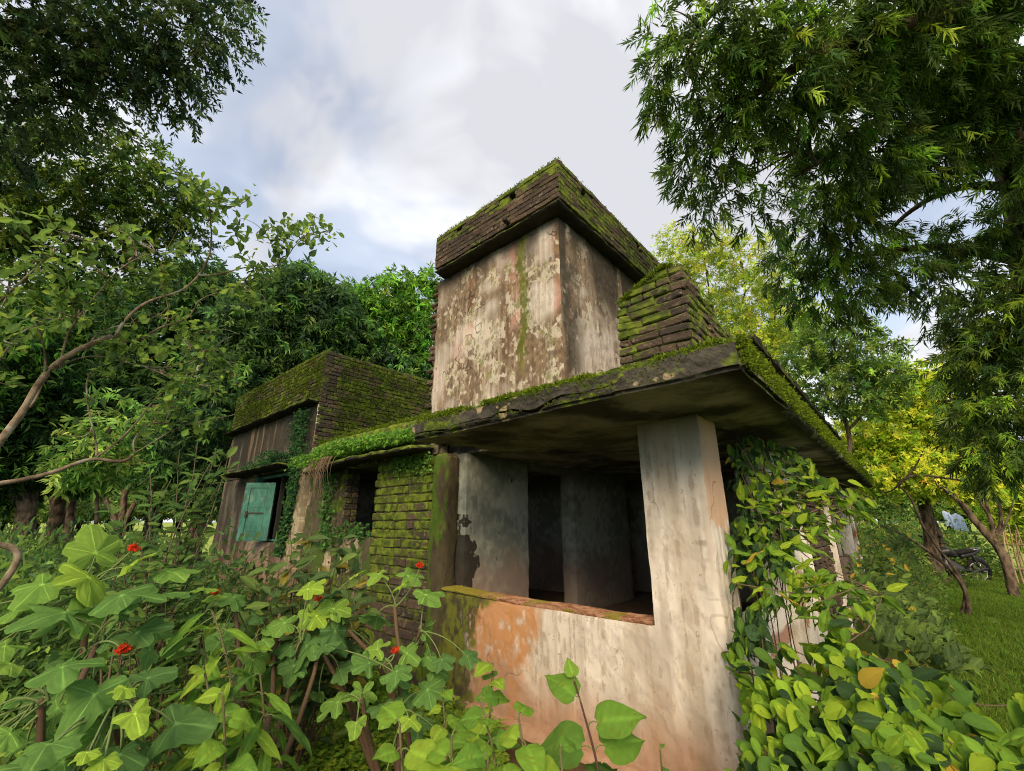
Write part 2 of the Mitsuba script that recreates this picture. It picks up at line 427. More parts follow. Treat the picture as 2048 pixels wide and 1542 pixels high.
def soil(p, n, uv):
    f = fbm(p.x * 7, p.y * 7, 1.0, 4)
    far = smoothstep(9.0, 30.0, dr.sqrt(dr.square(p.x + 3) + dr.square(p.y + 1)))
    near = mix(mix((0.035, 0.022, 0.012), (0.10, 0.07, 0.035), f), (0.035, 0.06, 0.012), smoothstep(0.42, 0.6, fbm(p.x * 2.2, p.y * 2.2, 4.0, 3)))
    lawn = mix((0.045, 0.085, 0.012), (0.085, 0.135, 0.02), fbm(p.x * 1.3, p.y * 1.3, 2.0, 3))
    near = mix(near, lawn, smoothstep(-0.7, -1.4, p.y) * smoothstep(1.0, 2.5, p.x))
    return mix(near, mix((0.10, 0.15, 0.03), (0.19, 0.22, 0.06), fbm(p.x * 0.2, p.y * 0.2, 2.0, 3)), far)


def bark(p, n, uv):
    f = fbm(p.x * 18, p.y * 18, p.z * 6, 3)
    return mix((0.035, 0.027, 0.02), (0.14, 0.105, 0.075), smoothstep(0.3, 0.7, f))


def pale_bark(p, n, uv):
    f = fbm(p.x * 45, p.y * 45, p.z * 30, 3)
    m = fbm(p.x * 12, p.y * 12, p.z * 12, 3)
    c = mix((0.085, 0.062, 0.042), (0.25, 0.20, 0.145), smoothstep(0.3, 0.7, f * 0.5 + m * 0.5))
    return mix(c, (0.30, 0.31, 0.25), smoothstep(0.58, 0.68, m) * 0.6)


def teal_paint(p, n, uv):
    f = fbm(p.x * 20, p.y * 20, p.z * 5, 3)
    m = fbm(p.x * 4, p.y * 5, p.z * 3, 3)
    c = mix((0.022, 0.115, 0.088), (0.055, 0.205, 0.16), smoothstep(0.3, 0.7, f * 0.5 + m * 0.5))
    c = mix(c, (0.15, 0.25, 0.205), smoothstep(0.58, 0.70, fbm(p.x * 9, p.y * 9, p.z * 7, 3)) * 0.6)
    return mix(c, (0.05, 0.06, 0.045), smoothstep(0.62, 0.72, f) * 0.6)


def leaning_white(p, n, uv):
    f = fbm(p.x * 1.8, p.y * 1.8, p.z * 2.2, 5)
    c = mix((0.30, 0.26, 0.21), (0.55, 0.51, 0.46), smoothstep(0.3, 0.55, f))
    return mix(c, (0.25, 0.10, 0.055), smoothstep(0.6, 0.7, fbm(p.x * 2.4, p.y * 2.4, p.z * 3, 4)) * 0.8)


M = scene
M['tower_mat'] = rough(tower_plaster, 0.9, 0.2, plaster_bump, 1.0)
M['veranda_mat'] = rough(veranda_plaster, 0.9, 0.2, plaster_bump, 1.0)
M['sill_mat'] = rough(sill_brick, 0.9, 0.2, brick_bump, 1.0)
M['band_mat'] = rough(mossy_band, 0.95, 0.1, brick_bump, 1.2)
M['concrete_mat'] = rough(concrete, 0.95, 0.15, brick_bump, 1.4)
M['slab_mat'] = rough(slab_dark, 0.95, 0.15, brick_bump, 1.2)
M['brick_mat'] = rough(brick_col, 0.95, 0.15, brick_bump, 1.0)
M['mortar_mat'] = rough(mortar, 0.95, 0.1)
M['block_mat'] = rough(block_plaster, 0.9, 0.2, plaster_bump, 1.0)
M['peeled_mat'] = rough(peeled, 0.95, 0.15, plaster_bump, 1.5)
M['inner_mat'] = rough(inner_plaster, 0.9, 0.2, plaster_bump, 1.0)
M['floor_mat'] = rough(floor_dust, 0.95, 0.1)
M['soil_mat'] = rough(soil, 1.0, 0.05)
M['bark_mat'] = rough(bark, 0.95, 0.1)
M['pale_bark'] = rough(pale_bark, 0.95, 0.1)
M['teal_mat'] = rough(teal_paint, 0.6, 0.35)
M['white_mat'] = rough(leaning_white, 0.9, 0.2)
M['leaf_mat'] = {'type': 'principledthin', 'base_color': {'type': 'mesh_attribute', 'name': 'vertex_color'}, 'roughness': 0.5, 'diff_trans': 1.1, 'eta': 1.35}
M['gloss_leaf_mat'] = {'type': 'principledthin', 'base_color': {'type': 'mesh_attribute', 'name': 'vertex_color'}, 'roughness': 0.30, 'diff_trans': 0.9, 'eta': 1.48}
M['stem_mat'] = {'type': 'twosided', 'bsdf': {'type': 'principled', 'base_color': {'type': 'mesh_attribute', 'name': 'vertex_color'}, 'roughness': 0.8, 'specular': 0.25}}
M['black_plastic'] = rough({'type': 'rgb', 'value': [0.02, 0.02, 0.022]}, 0.45, 0.5)
M['rubber_mat'] = rough({'type': 'rgb', 'value': [0.016, 0.016, 0.016]}, 0.9, 0.2)
M['metal_mat'] = {'type': 'twosided', 'bsdf': {'type': 'principled', 'base_color': {'type': 'rgb', 'value': [0.45, 0.45, 0.46]}, 'metallic': 0.9, 'roughness': 0.35}}
M['dark_wood'] = rough({'type': 'rgb', 'value': [0.028, 0.03, 0.024]}, 0.9, 0.15)
M['rust_mat'] = rough({'type': 'rgb', 'value': [0.06, 0.035, 0.022]}, 0.8, 0.3)
# ------------------------------------------------------------------ the ground
def ground_height(x, y):
    p = np.stack([x, y, np.zeros_like(x)], -1)
    h = (meshkit.fbm(p * 0.35 + 11.0, 3, 4) - 0.5) * 0.22 + (meshkit.fbm(p * 1.7, 2, 8) - 0.5) * 0.05
    away = np.hypot(x + 3.0, y + 1.0)
    h = h * np.clip(1.2 - away / 60.0, 0.15, 1)
    near_house = np.clip(1.0 - np.maximum(np.maximum(-x - 0.3, -y - 0.3), 0) / 1.0, 0, 1)
    return h * (1 - 0.7 * near_house) + 0.02 * near_house


def ground_sheet():
    a = np.r_[-1500, -500, -200, -90, -45, np.arange(-26, 34, 0.5), 45, 90, 200, 500, 1500]
    x, y = np.meshgrid(a, a, indexing='ij')
    v = np.stack([x, y, ground_height(x, y)], -1).reshape(-1, 3)
    k = np.arange(x.size).reshape(x.shape)
    q = np.stack([k[:-1, :-1], k[1:, :-1], k[1:, 1:], k[:-1, 1:]], -1).reshape(-1, 4)
    return v, q


scene['ground'] = mikit.ply(ground_sheet(), 'soil_mat', smooth=True)
labels['ground'] = {'kind': 'structure', 'label': 'earth and grass ground around the ruined house'}

# ------------------------------------------------------------------ the house
house = thing('abandoned_house', 'derelict mossy brick and plaster house with a square tower room on its roof', 'house')


def _brick_template():
    """Corner signs of a chamfered block, each corner as three points, and its triangles."""
    pts = []
    for cx in (-1, 1):
        for cy in (-1, 1):
            for cz in (-1, 1):
                for k in range(3):
                    pts.append([cx, cy, cz, k])
    pts = np.array(pts)
    q = pts[:, :3].astype(float)
    for k in range(3):
        q[pts[:, 3] == k, k] *= 1.2
    return pts, trimesh.convex.convex_hull(q)


_BT, _BH = _brick_template()
_BF = np.argmin(((_BH.vertices[:, None] - np.array([[p[j] * (1.2 if p[3] == j else 1.0) for j in range(3)] for p in _BT])[None]) ** 2).sum(-1), axis=1)[_BH.faces]


def brick_mesh(lx, ly, lz, seed, worn=0.006):
    """One brick, lx along the course, ly deep, lz high, its origin at the lower front corner, edges chamfered and corners worn unevenly."""
    g = np.random.default_rng(int(seed) + 77)
    half = np.array([lx, ly, lz]) / 2
    w = worn * g.uniform(0.6, 1.7, 8).repeat(3)
    d = np.stack([np.where(_BT[:, 3] == k, g.uniform(-0.25, 0.25, 24) * worn, w) for k in range(3)], -1)
    v = _BT[:, :3] * np.maximum(half - np.minimum(d, half * 0.6), 0.001) + half
    v = v + np.repeat(g.normal(0, worn * 0.35, (8, 3)), 3, 0)
    return v, _BF


def brick_face(parent, origin, u, nrm, length, z0, z1, course, blen, depth=0.05, proud=0.012, moss=lambda s, z: 0.5, skip=None, stuff=False, seed=0, gap=0.010, headers=0.3, tilt=0.012, worn=0.006, dark=0.0):
    """Bricks laid in courses over a face that starts at origin, runs along u and looks along nrm."""
    r = np.random.default_rng(seed)
    o, u, nrm = np.asarray(origin, float), unit(u), unit(nrm)
    B = np.stack([u, -nrm, [0, 0, 1.0]], -1)
    flip = np.linalg.det(B) < 0
    allv, allf, alluv, cnt = [], [], [], 0
    nc = int(round((z1 - z0) / course))
    for i in range(nc):
        s = -(blen / 2 if i % 2 else 0.0) * r.uniform(0.7, 1.1)
        while s < length - 0.015:
            L = blen * r.uniform(0.92, 1.08) * (0.5 if r.random() < headers else 1.0)
            a, b = max(s, 0.0), min(s + L - gap, length)
            s += L
            zc = z0 + i * course
            if b - a < 0.03 or (skip is not None and skip((a + b) / 2, zc + course / 2)):
                continue
            v, f = brick_mesh(b - a, depth, course - gap * r.uniform(0.8, 1.3), r.integers(1000), worn)
            v[:, 2] += (v[:, 0] - (b - a) / 2) * r.normal() * tilt
            v[:, 1] += (v[:, 0] - (b - a) / 2) * r.normal() * tilt * 1.5
            out = proud * r.uniform(0.2, 1.5)
            v = v + [a, -out, zc + r.normal() * 0.0015 - o[2]]
            w = v @ B.T + o
            if flip:
                f = f[:, ::-1]
            uv = np.tile([np.clip(r.beta(1.6, 2.2) - dark, 0, 1), np.clip(moss((a + b) / 2, zc) + r.normal() * 0.10, 0, 1)], (len(w), 1))
            if stuff:
                allv.append(w); allf.append(f + cnt); alluv.append(uv); cnt += len(w)
            else:
                part('brick', mikit.ply((w, f), 'brick_mat', smooth=False, uv=uv), parent)
    if stuff:
        return part('brickwork', mikit.ply((np.vstack(allv), np.vstack(allf)), 'brick_mat', smooth=False, uv=np.vstack(alluv)), parent, kind='stuff')


# veranda front: corner pillar, low wall, mossy end pier
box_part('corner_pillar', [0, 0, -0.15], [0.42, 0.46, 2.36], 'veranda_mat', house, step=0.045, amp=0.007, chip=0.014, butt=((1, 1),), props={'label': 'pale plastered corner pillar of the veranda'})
box_part('low_wall', [0, 0.46, -0.15], [0.215, 2.765, 0.924], 'veranda_mat', house, step=0.045, amp=0.007, chip=0.01, butt=((1, 0),), props={'label': 'low veranda wall stained orange and mossy at its far end'})


def sag(v):
    v = v.copy()
    v[:, 2] += 0.018 * np.clip((v[:, 1] - 1.9) / 0.85, 0, 1) - 0.004 * np.sin(v[:, 1] * 9.0) * (v[:, 2] > 0.93)
    return v


box_part('sill', [-0.003, 0.462, 0.922], [0.235, 2.76, 0.946], 'sill_mat', house, step=0.022, amp=0.006, chip=0.024, freq=9.0, shape=sag, props={'label': 'worn brick top of the low veranda wall'})
box_part('plinth', [-0.10, -0.03, -0.20], [0.05, 3.0, 0.085], 'veranda_mat', house, step=0.06, amp=0.012, chip=0.03)
box_part('end_pier', [0.002, 2.755, -0.15], [0.24, 3.02, 2.35], 'band_mat', house, step=0.05, amp=0.016, chip=0.03, props={'label': 'dark mossy pier at the end of the veranda opening'})

# the brick panel between the pier and the small window
w = part('brick_panel', mikit.ply(rough_box([0.042, 3.02, -0.15], [0.24, 4.19, 2.36], step=0.1), 'mortar_mat', smooth=35), house, label='moss covered brick wall between window and veranda')
brick_face(w, [0.035, 4.20, 0.40], [0, -1, 0], [-1, 0, 0], 1.19, 0.40, 2.36, 0.102, 0.25, depth=0.12, proud=0.012, gap=0.013, headers=0.55, tilt=0.03, worn=0.0075, seed=3,
           moss=lambda s, z: 0.84 - 0.5 * max(0, (1.35 - z)) - (0.16 if z < 1.75 and s > 0.6 else 0))
box_part('window_sill_wall', [0.02, 4.19, -0.15], [0.24, 5.02, 1.42], 'peeled_mat', house, step=0.08, amp=0.015, chip=0.03)
box_part('lintel', [0.03, 3.0, 2.35], [0.24, 6.21, 2.52], 'peeled_mat', house, step=0.08)
jw = box_part('window_jamb', [0.03, 5.02, -0.15], [0.24, 5.22, 2.36], 'mortar_mat', house, step=0.08)
brick_face(jw, [0.035, 5.005, 1.44], [1, 0, 0], [0, -1, 0], 0.20, 1.44, 2.34, 0.083, 0.22, depth=0.05, proud=0.012, seed=5, moss=lambda s, z: 0.35, dark=0.25)
box_part('peeled_wall', [0.006, 5.22, -0.15], [0.24, 6.21, 2.36], 'peeled_mat', house, step=0.06, amp=0.018, chip=0.02, props={'label': 'wall with peeling plaster beside the small window'})

# canopy over the veranda: a slab with a cracked, spalled front edge
CRACK = np.array([(2.30, 2.352), (2.03, 2.361), (1.742, 2.340), (1.694, 2.366), (1.392, 2.368), (1.243, 2.360), (1.182, 2.388), (1.005, 2.380), (0.877, 2.346), (0.807, 2.348), (0.738, 2.369), (0.589, 2.402), (0.392, 2.396), (0.252, 2.399), (0.14, 2.402)])[::-1]


def crack_z(y):
    return np.interp(y, CRACK[:, 0], CRACK[:, 1])


def cut_crack(v, f):
    """Takes a thin crooked wedge out of the canopy's front edge."""
    import manifold3d as m3
    y = np.linspace(0.14, 2.28, 120)
    z = crack_z(y) + 0.006 * (meshkit.fbm(np.c_[y * 17, y * 0, y * 0], 3, 3) - 0.5) * 2
    th = (0.004 + 0.014 * meshkit.noise(np.c_[y * 6, y * 0, y * 0], 8)) * np.clip((y - 0.13) / 0.4, 0.15, 1)
    ring = np.vstack([np.c_[y, z - th * 0.5], np.c_[y, z + th * 0.6][::-1]])
    k = m3.CrossSection([ring]).extrude(0.20)
    k = k.transform(np.array([[0, 0, 1.0, -0.93], [1.0, 0, 0, 0], [0, 1.0, 0, 0]]))
    body = m3.Manifold(m3.Mesh(np.asarray(v, np.float32), np.asarray(f, np.uint32)))
    out = body - k
    if out.num_tri() < 100:
        return v, f
    m = out.to_mesh()
    return np.array(m.vert_properties[:, :3], float), np.array(m.tri_verts)


def canopy_shape(v):
    v = v.copy()
    f = np.clip((-0.70 - v[:, 0]) / 0.1, 0, 1)
    inside = (v[:, 1] > 0.22) & (v[:, 1] < 2.3)
    d = v[:, 2] - crack_z(v[:, 1])
    open_ = np.clip((v[:, 1] - 0.2) / 0.7, 0.25, 1)
    v[:, 0] += f * np.where(inside & (d < 0), 0.012, 0)
    left = np.clip((v[:, 1] - 1.95) / 0.4, 0, 1)
    p = np.stack([v[:, 0] * 7, v[:, 1] * 0, v[:, 2] * 9], -1)
    v[:, 1] -= left * 0.22 * meshkit.fbm(p + 2.0, 3, 2)
    v[:, 2] += 0.018 * (meshkit.fbm(v * [5, 5, 0] + 3, 3, 6) - 0.5) * (v[:, 2] > 2.48)
    droop = np.clip((-v[:, 0]) / 0.82, 0, 1) * np.clip((v[:, 1] - 0.2) / 2.0, 0, 1)
    v[:, 2] -= 0.03 * droop
    return v


def canopy_mesh():
    lo, hi = np.array([-0.82, -0.52, 2.335]), np.array([0.30, 2.36, 2.505])
    # finer than grid_box allows along the front, so the crack is cut out of the face
    v, f, b, idx, n = grid_box(lo, hi, 0.022)
    o = np.stack([meshkit.fbm(v * 5.0 + 3.1 * k, 3, k) - 0.5 for k in range(3)], -1) * 0.018
    pull = np.where(idx == 0, 1.0, np.where(idx == n, -1.0, 0.0))
    v = v + o + pull * ((b >= 2) & (idx[:, 0] != n[0]))[:, None] * 0.03 * 1.6 * meshkit.fbm(v * 9.0, 3, 9)[:, None]
    return cut_crack(canopy_shape(v), f)


canopy = part('canopy', mikit.ply(canopy_mesh(), 'concrete_mat', smooth=40), house, label='cracked concrete canopy with a mossy edge over the veranda')
box_part('side_canopy', [0.30, -0.52, 2.335], [9.6, 0.02, 2.505], 'concrete_mat', house, step=0.07, amp=0.009, chip=0.03, freq=5.0, butt=((0, 0), (1, 1)), props={'label': 'long mossy concrete canopy along the right side wall'})
box_part('roof_slab', [0.26, 0.0, 2.36], [9.4, 6.22, 2.485], 'concrete_mat', house, step=0.15, amp=0.004, chip=0.0)

# inside the veranda
box_part('veranda_floor', [0.1, 0.0, -0.1], [9.4, 6.2, 0.42], 'floor_mat', house, step=0.3, amp=0.004)
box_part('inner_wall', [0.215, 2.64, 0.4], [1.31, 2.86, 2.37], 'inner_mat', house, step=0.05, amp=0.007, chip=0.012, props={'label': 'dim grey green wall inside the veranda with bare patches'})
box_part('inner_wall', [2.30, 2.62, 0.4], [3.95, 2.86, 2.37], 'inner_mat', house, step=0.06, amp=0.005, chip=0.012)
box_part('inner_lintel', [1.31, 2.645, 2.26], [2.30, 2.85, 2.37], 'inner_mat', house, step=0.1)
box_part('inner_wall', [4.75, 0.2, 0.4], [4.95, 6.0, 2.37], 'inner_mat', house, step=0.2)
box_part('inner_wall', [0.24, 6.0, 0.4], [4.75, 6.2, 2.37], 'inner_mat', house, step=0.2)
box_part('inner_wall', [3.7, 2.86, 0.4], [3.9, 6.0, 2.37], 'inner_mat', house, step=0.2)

# right side wall under the long canopy, with white posts and window openings
box_part('side_wall', [1.9, 0.0, -0.15], [3.55, 0.22, 2.36], 'white_mat', house, step=0.09, amp=0.01, props={'label': 'white side wall seen through the vine'})
box_part('side_wall', [0.42, 0.02, -0.15], [1.9, 0.22, 0.9], 'white_mat', house, step=0.09, amp=0.01)
swb = box_part('side_wall', [3.55, 0.06, -0.15], [5.45, 0.24, 2.36], 'mortar_mat', house, step=0.12)
brick_face(swb, [3.72, 0.045, 0.1], [1, 0, 0], [0, -1, 0], 1.6, 0.1, 2.3, 0.09, 0.25, depth=0.08, proud=0.03, seed=9, moss=lambda s, z: 0.05)
for xx in (5.45, 8.15):
    box_part('post', [xx, -0.03, -0.15], [xx + 0.30, 0.2, 2.36], 'white_mat', house, step=0.08, amp=0.012, chip=0.03, props={'label': 'flaking white post of the side wall'})
box_part('side_wall', [5.75, 0.02, -0.15], [8.15, 0.22, 1.0], 'block_mat', house, step=0.1, amp=0.01)
box_part('side_wall', [5.75, 0.02, 2.0], [9.5, 0.22, 2.36], 'block_mat', house, step=0.1, amp=0.01)
box_part('side_wall', [8.45, 0.02, -0.15], [9.5, 0.22, 1.0], 'block_mat', house, step=0.1, amp=0.01)
sw = part('side_window', mikit.ply(rough_box([5.78, 0.08, 1.0], [5.88, 0.16, 2.0], step=0.2, amp=0.003), 'white_mat', smooth=35), house)
for xx in (6.5, 7.2, 8.05):
    part('mullion', mikit.ply(rough_box([xx, 0.08, 1.0], [xx + 0.07, 0.16, 2.0], step=0.2, amp=0.003), 'white_mat', smooth=35), sw)
box_part('back_post', [9.3, -0.02, -0.15], [9.55, 0.3, 2.36], 'white_mat', house, step=0.1)
box_part('back_wall', [9.3, 0.3, -0.15], [9.5, 6.2, 3.2], 'block_mat', house, step=0.3)

# the rear roof above the long canopy
box_part('upper_slab', [1.17, -0.26, 3.215], [8.3, 4.2, 3.335], 'slab_mat', house, step=0.12, amp=0.016, chip=0.04, props={'label': 'upper roof slab with a black underside'})
box_part('upper_wall', [1.35, 0.0, 2.49], [8.1, 0.22, 3.22], 'block_mat', house, step=0.15, amp=0.01)
box_part('upper_wall', [8.0, 0.22, 2.49], [8.2, 4.0, 3.22], 'block_mat', house, step=0.3)

# broken brick parapet at the roof corner
ped = part('corner_parapet', mikit.ply(rough_box([0.036, -0.018, 2.49], [0.24, 0.50, 3.38], step=0.07, amp=0.012), 'mortar_mat', smooth=35), house, label='broken brick parapet stump on the roof corner')


def stump_front(s, z):
    # s runs from the right corner (0) to the left end (0.58)
    top = 3.60 - 0.17 * max(0.0, (s - 0.16)) / 0.42 if s < 0.42 else 3.44
    return z > top or (s > 0.50 and z > 3.44)


brick_face(ped, [0.03, -0.03, 2.49], [0, 1, 0], [-1, 0, 0], 0.60, 2.49, 3.64, 0.073, 0.235, depth=0.2, proud=0.012, gap=0.007, headers=0.3, tilt=0.05, worn=0.008, seed=14, skip=stump_front,
           moss=lambda s, z: 0.38 + 0.34 * np.clip((z - 2.8) / 0.5, 0, 1) - 0.25 * (s < 0.16), dark=0.12)
brick_face(ped, [0.035, -0.03, 2.49], [1, 0, 0], [0, -1, 0], 1.35, 2.49, 3.64, 0.073, 0.235, depth=0.2, proud=0.012, gap=0.007, headers=0.3, tilt=0.03, worn=0.008, seed=15,
           skip=lambda s, z: z > 3.60 - 0.24 * s + 0.04 * math.sin(s * 21), moss=lambda s, z: 0.66)
box_part('parapet_core', [0.24, 0.03, 2.49], [1.36, 0.21, 3.20], 'mortar_mat', house, step=0.09, amp=0.012)

def cut_holes(vf, boxes):
    """Real openings through a piece of masonry."""
    import manifold3d as m3
    body = m3.Manifold(m3.Mesh(np.asarray(vf[0], np.float32), np.asarray(vf[1], np.uint32)))
    for lo, hi in boxes:
        lo, hi = np.asarray(lo, float), np.asarray(hi, float)
        body = body - m3.Manifold.cube((hi - lo).tolist()).translate(lo.tolist())
    m = body.to_mesh()
    return np.array(m.vert_properties[:, :3], float), np.array(m.tri_verts)


# tower room
tower = box_part('tower_room', [0.012, 1.13, 2.49], [3.15, 3.11, 4.672], 'tower_mat', house, step=0.05, amp=0.008, chip=0.012, props={'label': 'square plastered tower room with peeling whitewash and a moss streak'})
r_ = np.random.default_rng(31)
for i in range(26):
    zz = 2.62 + i * 0.078
    if zz < 4.6:
        lx = r_.uniform(0.03, 0.12) if i % 2 else r_.uniform(0.08, 0.17)
        v, f = brick_mesh(lx + 0.08, 0.2, 0.066, i, 0.013)
        v = np.stack([v[:, 1] + 0.02 + r_.uniform(0, 0.02), v[:, 0] + 3.04, v[:, 2] + zz], -1)
        part('brick', mikit.ply((v, f[:, ::-1]), 'brick_mat', smooth=False, uv=np.tile([r_.uniform(0.4, 1), 0.15], (len(v), 1))), tower)
slab = box_part('tower_slab', [-0.165, 0.985, 4.665], [3.3, 3.0, 4.715], 'slab_mat', house, step=0.05, amp=0.012, chip=0.02, props={'label': 'dark thin slab under the tower parapet'})
tp = part('tower_parapet', mikit.ply(cut_holes(rough_box([-0.148, 1.002, 4.71], [0.06, 2.96, 5.205], step=0.08, amp=0.006), [([-0.3, 1.575, 5.045], [0.03, 1.68, 5.14]), ([-0.3, 2.475, 5.045], [0.03, 2.58, 5.14])]), 'mortar_mat', smooth=35), house, label='mossy brick parapet around the tower roof')
hole = lambda a, b: (lambda s, z: abs(z - 5.09) < 0.05 and (abs(s - a) < 0.09 or abs(s - b) < 0.09))
mossy_top = lambda s, z: 0.18 + 0.55 * np.clip((z - 4.93) / 0.2, 0, 1)
brick_face(tp, [-0.155, 0.995, 4.72], [0, 1, 0], [-1, 0, 0], 1.975, 4.72, 5.21, 0.061, 0.225, depth=0.10, proud=0.006, gap=0.0045, headers=0.35, seed=20, worn=0.0035, tilt=0.012, skip=hole(0.633, 1.533), moss=mossy_top)
tq = part('tower_parapet', mikit.ply(cut_holes(rough_box([0.06, 1.002, 4.71], [3.28, 1.2, 5.205], step=0.08, amp=0.006), [([0.29, 0.8, 5.045], [0.40, 1.17, 5.14]), ([1.64, 0.8, 5.045], [1.75, 1.17, 5.14])]), 'mortar_mat', smooth=35), house)
brick_face(tq, [-0.15, 0.995, 4.72], [1, 0, 0], [0, -1, 0], 3.4, 4.72, 5.21, 0.061, 0.225, depth=0.10, proud=0.006, gap=0.0045, headers=0.35, seed=21, worn=0.0035, tilt=0.012, skip=hole(0.495, 1.845), moss=lambda s, z: 0.60)
for lo, hi in (([0.06, 2.78, 4.71], [3.28, 2.96, 5.2]), ([3.08, 1.2, 4.71], [3.28, 2.78, 5.2])):
    box_part('tower_parapet', lo, hi, 'mortar_mat', house, step=0.12)
a = Acc(); a.tube([[0.0, 1.70, 4.755], [-0.24, 1.66, 4.74]], [0.026, 0.026], (0.02, 0.018, 0.015), 10)
part('drain_pipe', a.shape('stem_mat', True), house, label='short black drain spout under the tower parapet')

# roof strip and small canopy left of the veranda
box_part('roof_edge', [0.02, 3.08, 2.515], [0.22, 6.21, 2.86], 'concrete_mat', house, step=0.07, amp=0.02, chip=0.03)


def sagging(v):
    v = v.copy()
    v[:, 2] -= 0.05 * np.clip(-v[:, 0] / 0.4, 0, 1) + 0.10 * np.clip((v[:, 1] - 4.3) / 1.8, 0, 1)
    v[:, 0] += np.where(v[:, 0] < -0.1, 0.10 * meshkit.fbm(np.stack([v[:, 1] * 3, v[:, 2] * 0, v[:, 0] * 0], -1), 3, 4), 0)
    return v


chajja = box_part('window_canopy', [-0.40, 2.95, 2.40], [0.05, 5.75, 2.462], 'slab_mat', house, step=0.05, amp=0.018, chip=0.03, shape=sagging, props={'label': 'thin sagging canopy over the small dark window'})

# left block with the teal shutter
LB = 6.2
block = part('left_block', mikit.ply(rough_box([0.03, LB + 0.03, 2.50], [4.2, 10.80, 3.60], step=0.10, amp=0.012), 'block_mat', smooth=35), house, label='taller left block of the house with streaked grey plaster')
for lo, hi in (([0.03, LB + 0.03, -0.15], [0.26, 6.95, 2.5]), ([0.03, 8.75, -0.15], [0.26, 10.80, 2.5]), ([0.03, 6.95, -0.15], [0.26, 8.75, 1.26]), ([0.26, 10.6, -0.15], [4.2, 10.8, 2.5]), ([4.0, LB, -0.15], [4.2, 10.6, 2.5]), ([0.26, LB + 0.03, -0.15], [4.0, LB + 0.23, 2.5])):
    part('wall', mikit.ply(rough_box(lo, hi, step=0.09, amp=0.012), 'block_mat', smooth=35), block)
part('corner_pilaster', mikit.ply(rough_box([-0.035, LB - 0.02, -0.15], [0.30, LB + 0.62, 2.62], step=0.06, amp=0.014, chip=0.03), 'peeled_mat', smooth=35), block, label='cracked plaster pilaster at the corner of the left block')
part('corner_strip', mikit.ply(rough_box([-0.005, LB - 0.005, 2.6], [0.06, LB + 0.09, 3.58], step=0.05, amp=0.008, chip=0.02), 'white_mat', smooth=35), block)
part('ledge', mikit.ply(rough_box([-0.20, LB + 0.02, 3.57], [0.2, 10.95, 3.625], step=0.06, amp=0.02, chip=0.03), 'slab_mat', smooth=35), block)
part('window_hood', mikit.ply(rough_box([-0.40, 6.72, 2.50], [0.05, 9.75, 2.56], step=0.07, amp=0.02, chip=0.03), 'slab_mat', smooth=35), block)
core = part('block_parapet', mikit.ply(rough_box([0.02, LB + 0.035, 3.60], [0.24, 10.88, 4.50], step=0.1, amp=0.008), 'mortar_mat', smooth=35), house, label='thickly mossed brick parapet of the left block')
brick_face(core, [-0.005, LB + 0.0, 3.63], [0, 1, 0], [-1, 0, 0], 4.7, 3.63, 4.53, 0.071, 0.24, depth=0.1, proud=0.010, seed=30, moss=lambda s, z: 0.66, stuff=True, gap=0.007, tilt=0.03, worn=0.006)
part('side_core', mikit.ply(rough_box([0.24, LB + 0.035, 3.60], [4.2, LB + 0.25, 4.50], step=0.12, amp=0.008), 'mortar_mat', smooth=35), core)
face = part('block_side', mikit.ply(rough_box([0.05, LB + 0.018, 2.5], [3.0, LB + 0.06, 3.62], step=0.12, amp=0.008), 'mortar_mat', smooth=35), house, label='mossy brick side of the left block above the low roof')
brick_face(face, [0.0, LB + 0.0, 2.70], [1, 0, 0], [0, -1, 0], 3.0, 2.70, 4.53, 0.0735, 0.245, depth=0.1, proud=0.010, gap=0.008, seed=33, headers=0.12, tilt=0.02, worn=0.006,
           moss=lambda s, z: 0.54 + 0.10 * math.sin(s * 2.2 + 1) + 0.20 * np.clip((s - 0.6) / 1.2, 0, 1) - 0.20 * np.clip((0.5 - s) / 0.5, 0, 1))

# window of the left block: frame, inner leaf, open shutter
win = part('window', mikit.ply(rough_box([0.10, 6.97, 1.27], [0.17, 7.04, 2.48], step=0.2, amp=0.002), 'dark_wood', smooth=35), block, label='dark window opening with an old wooden frame')
for lo, hi in (([0.02, 8.62, 1.27], [0.17, 8.72, 2.48]), ([0.10, 7.04, 2.41], [0.17, 9.36, 2.48]), ([0.10, 7.04, 1.27], [0.17, 9.36, 1.32])):
    part('frame', mikit.ply(rough_box(lo, hi, step=0.2, amp=0.002), 'teal_mat', smooth=35), win)


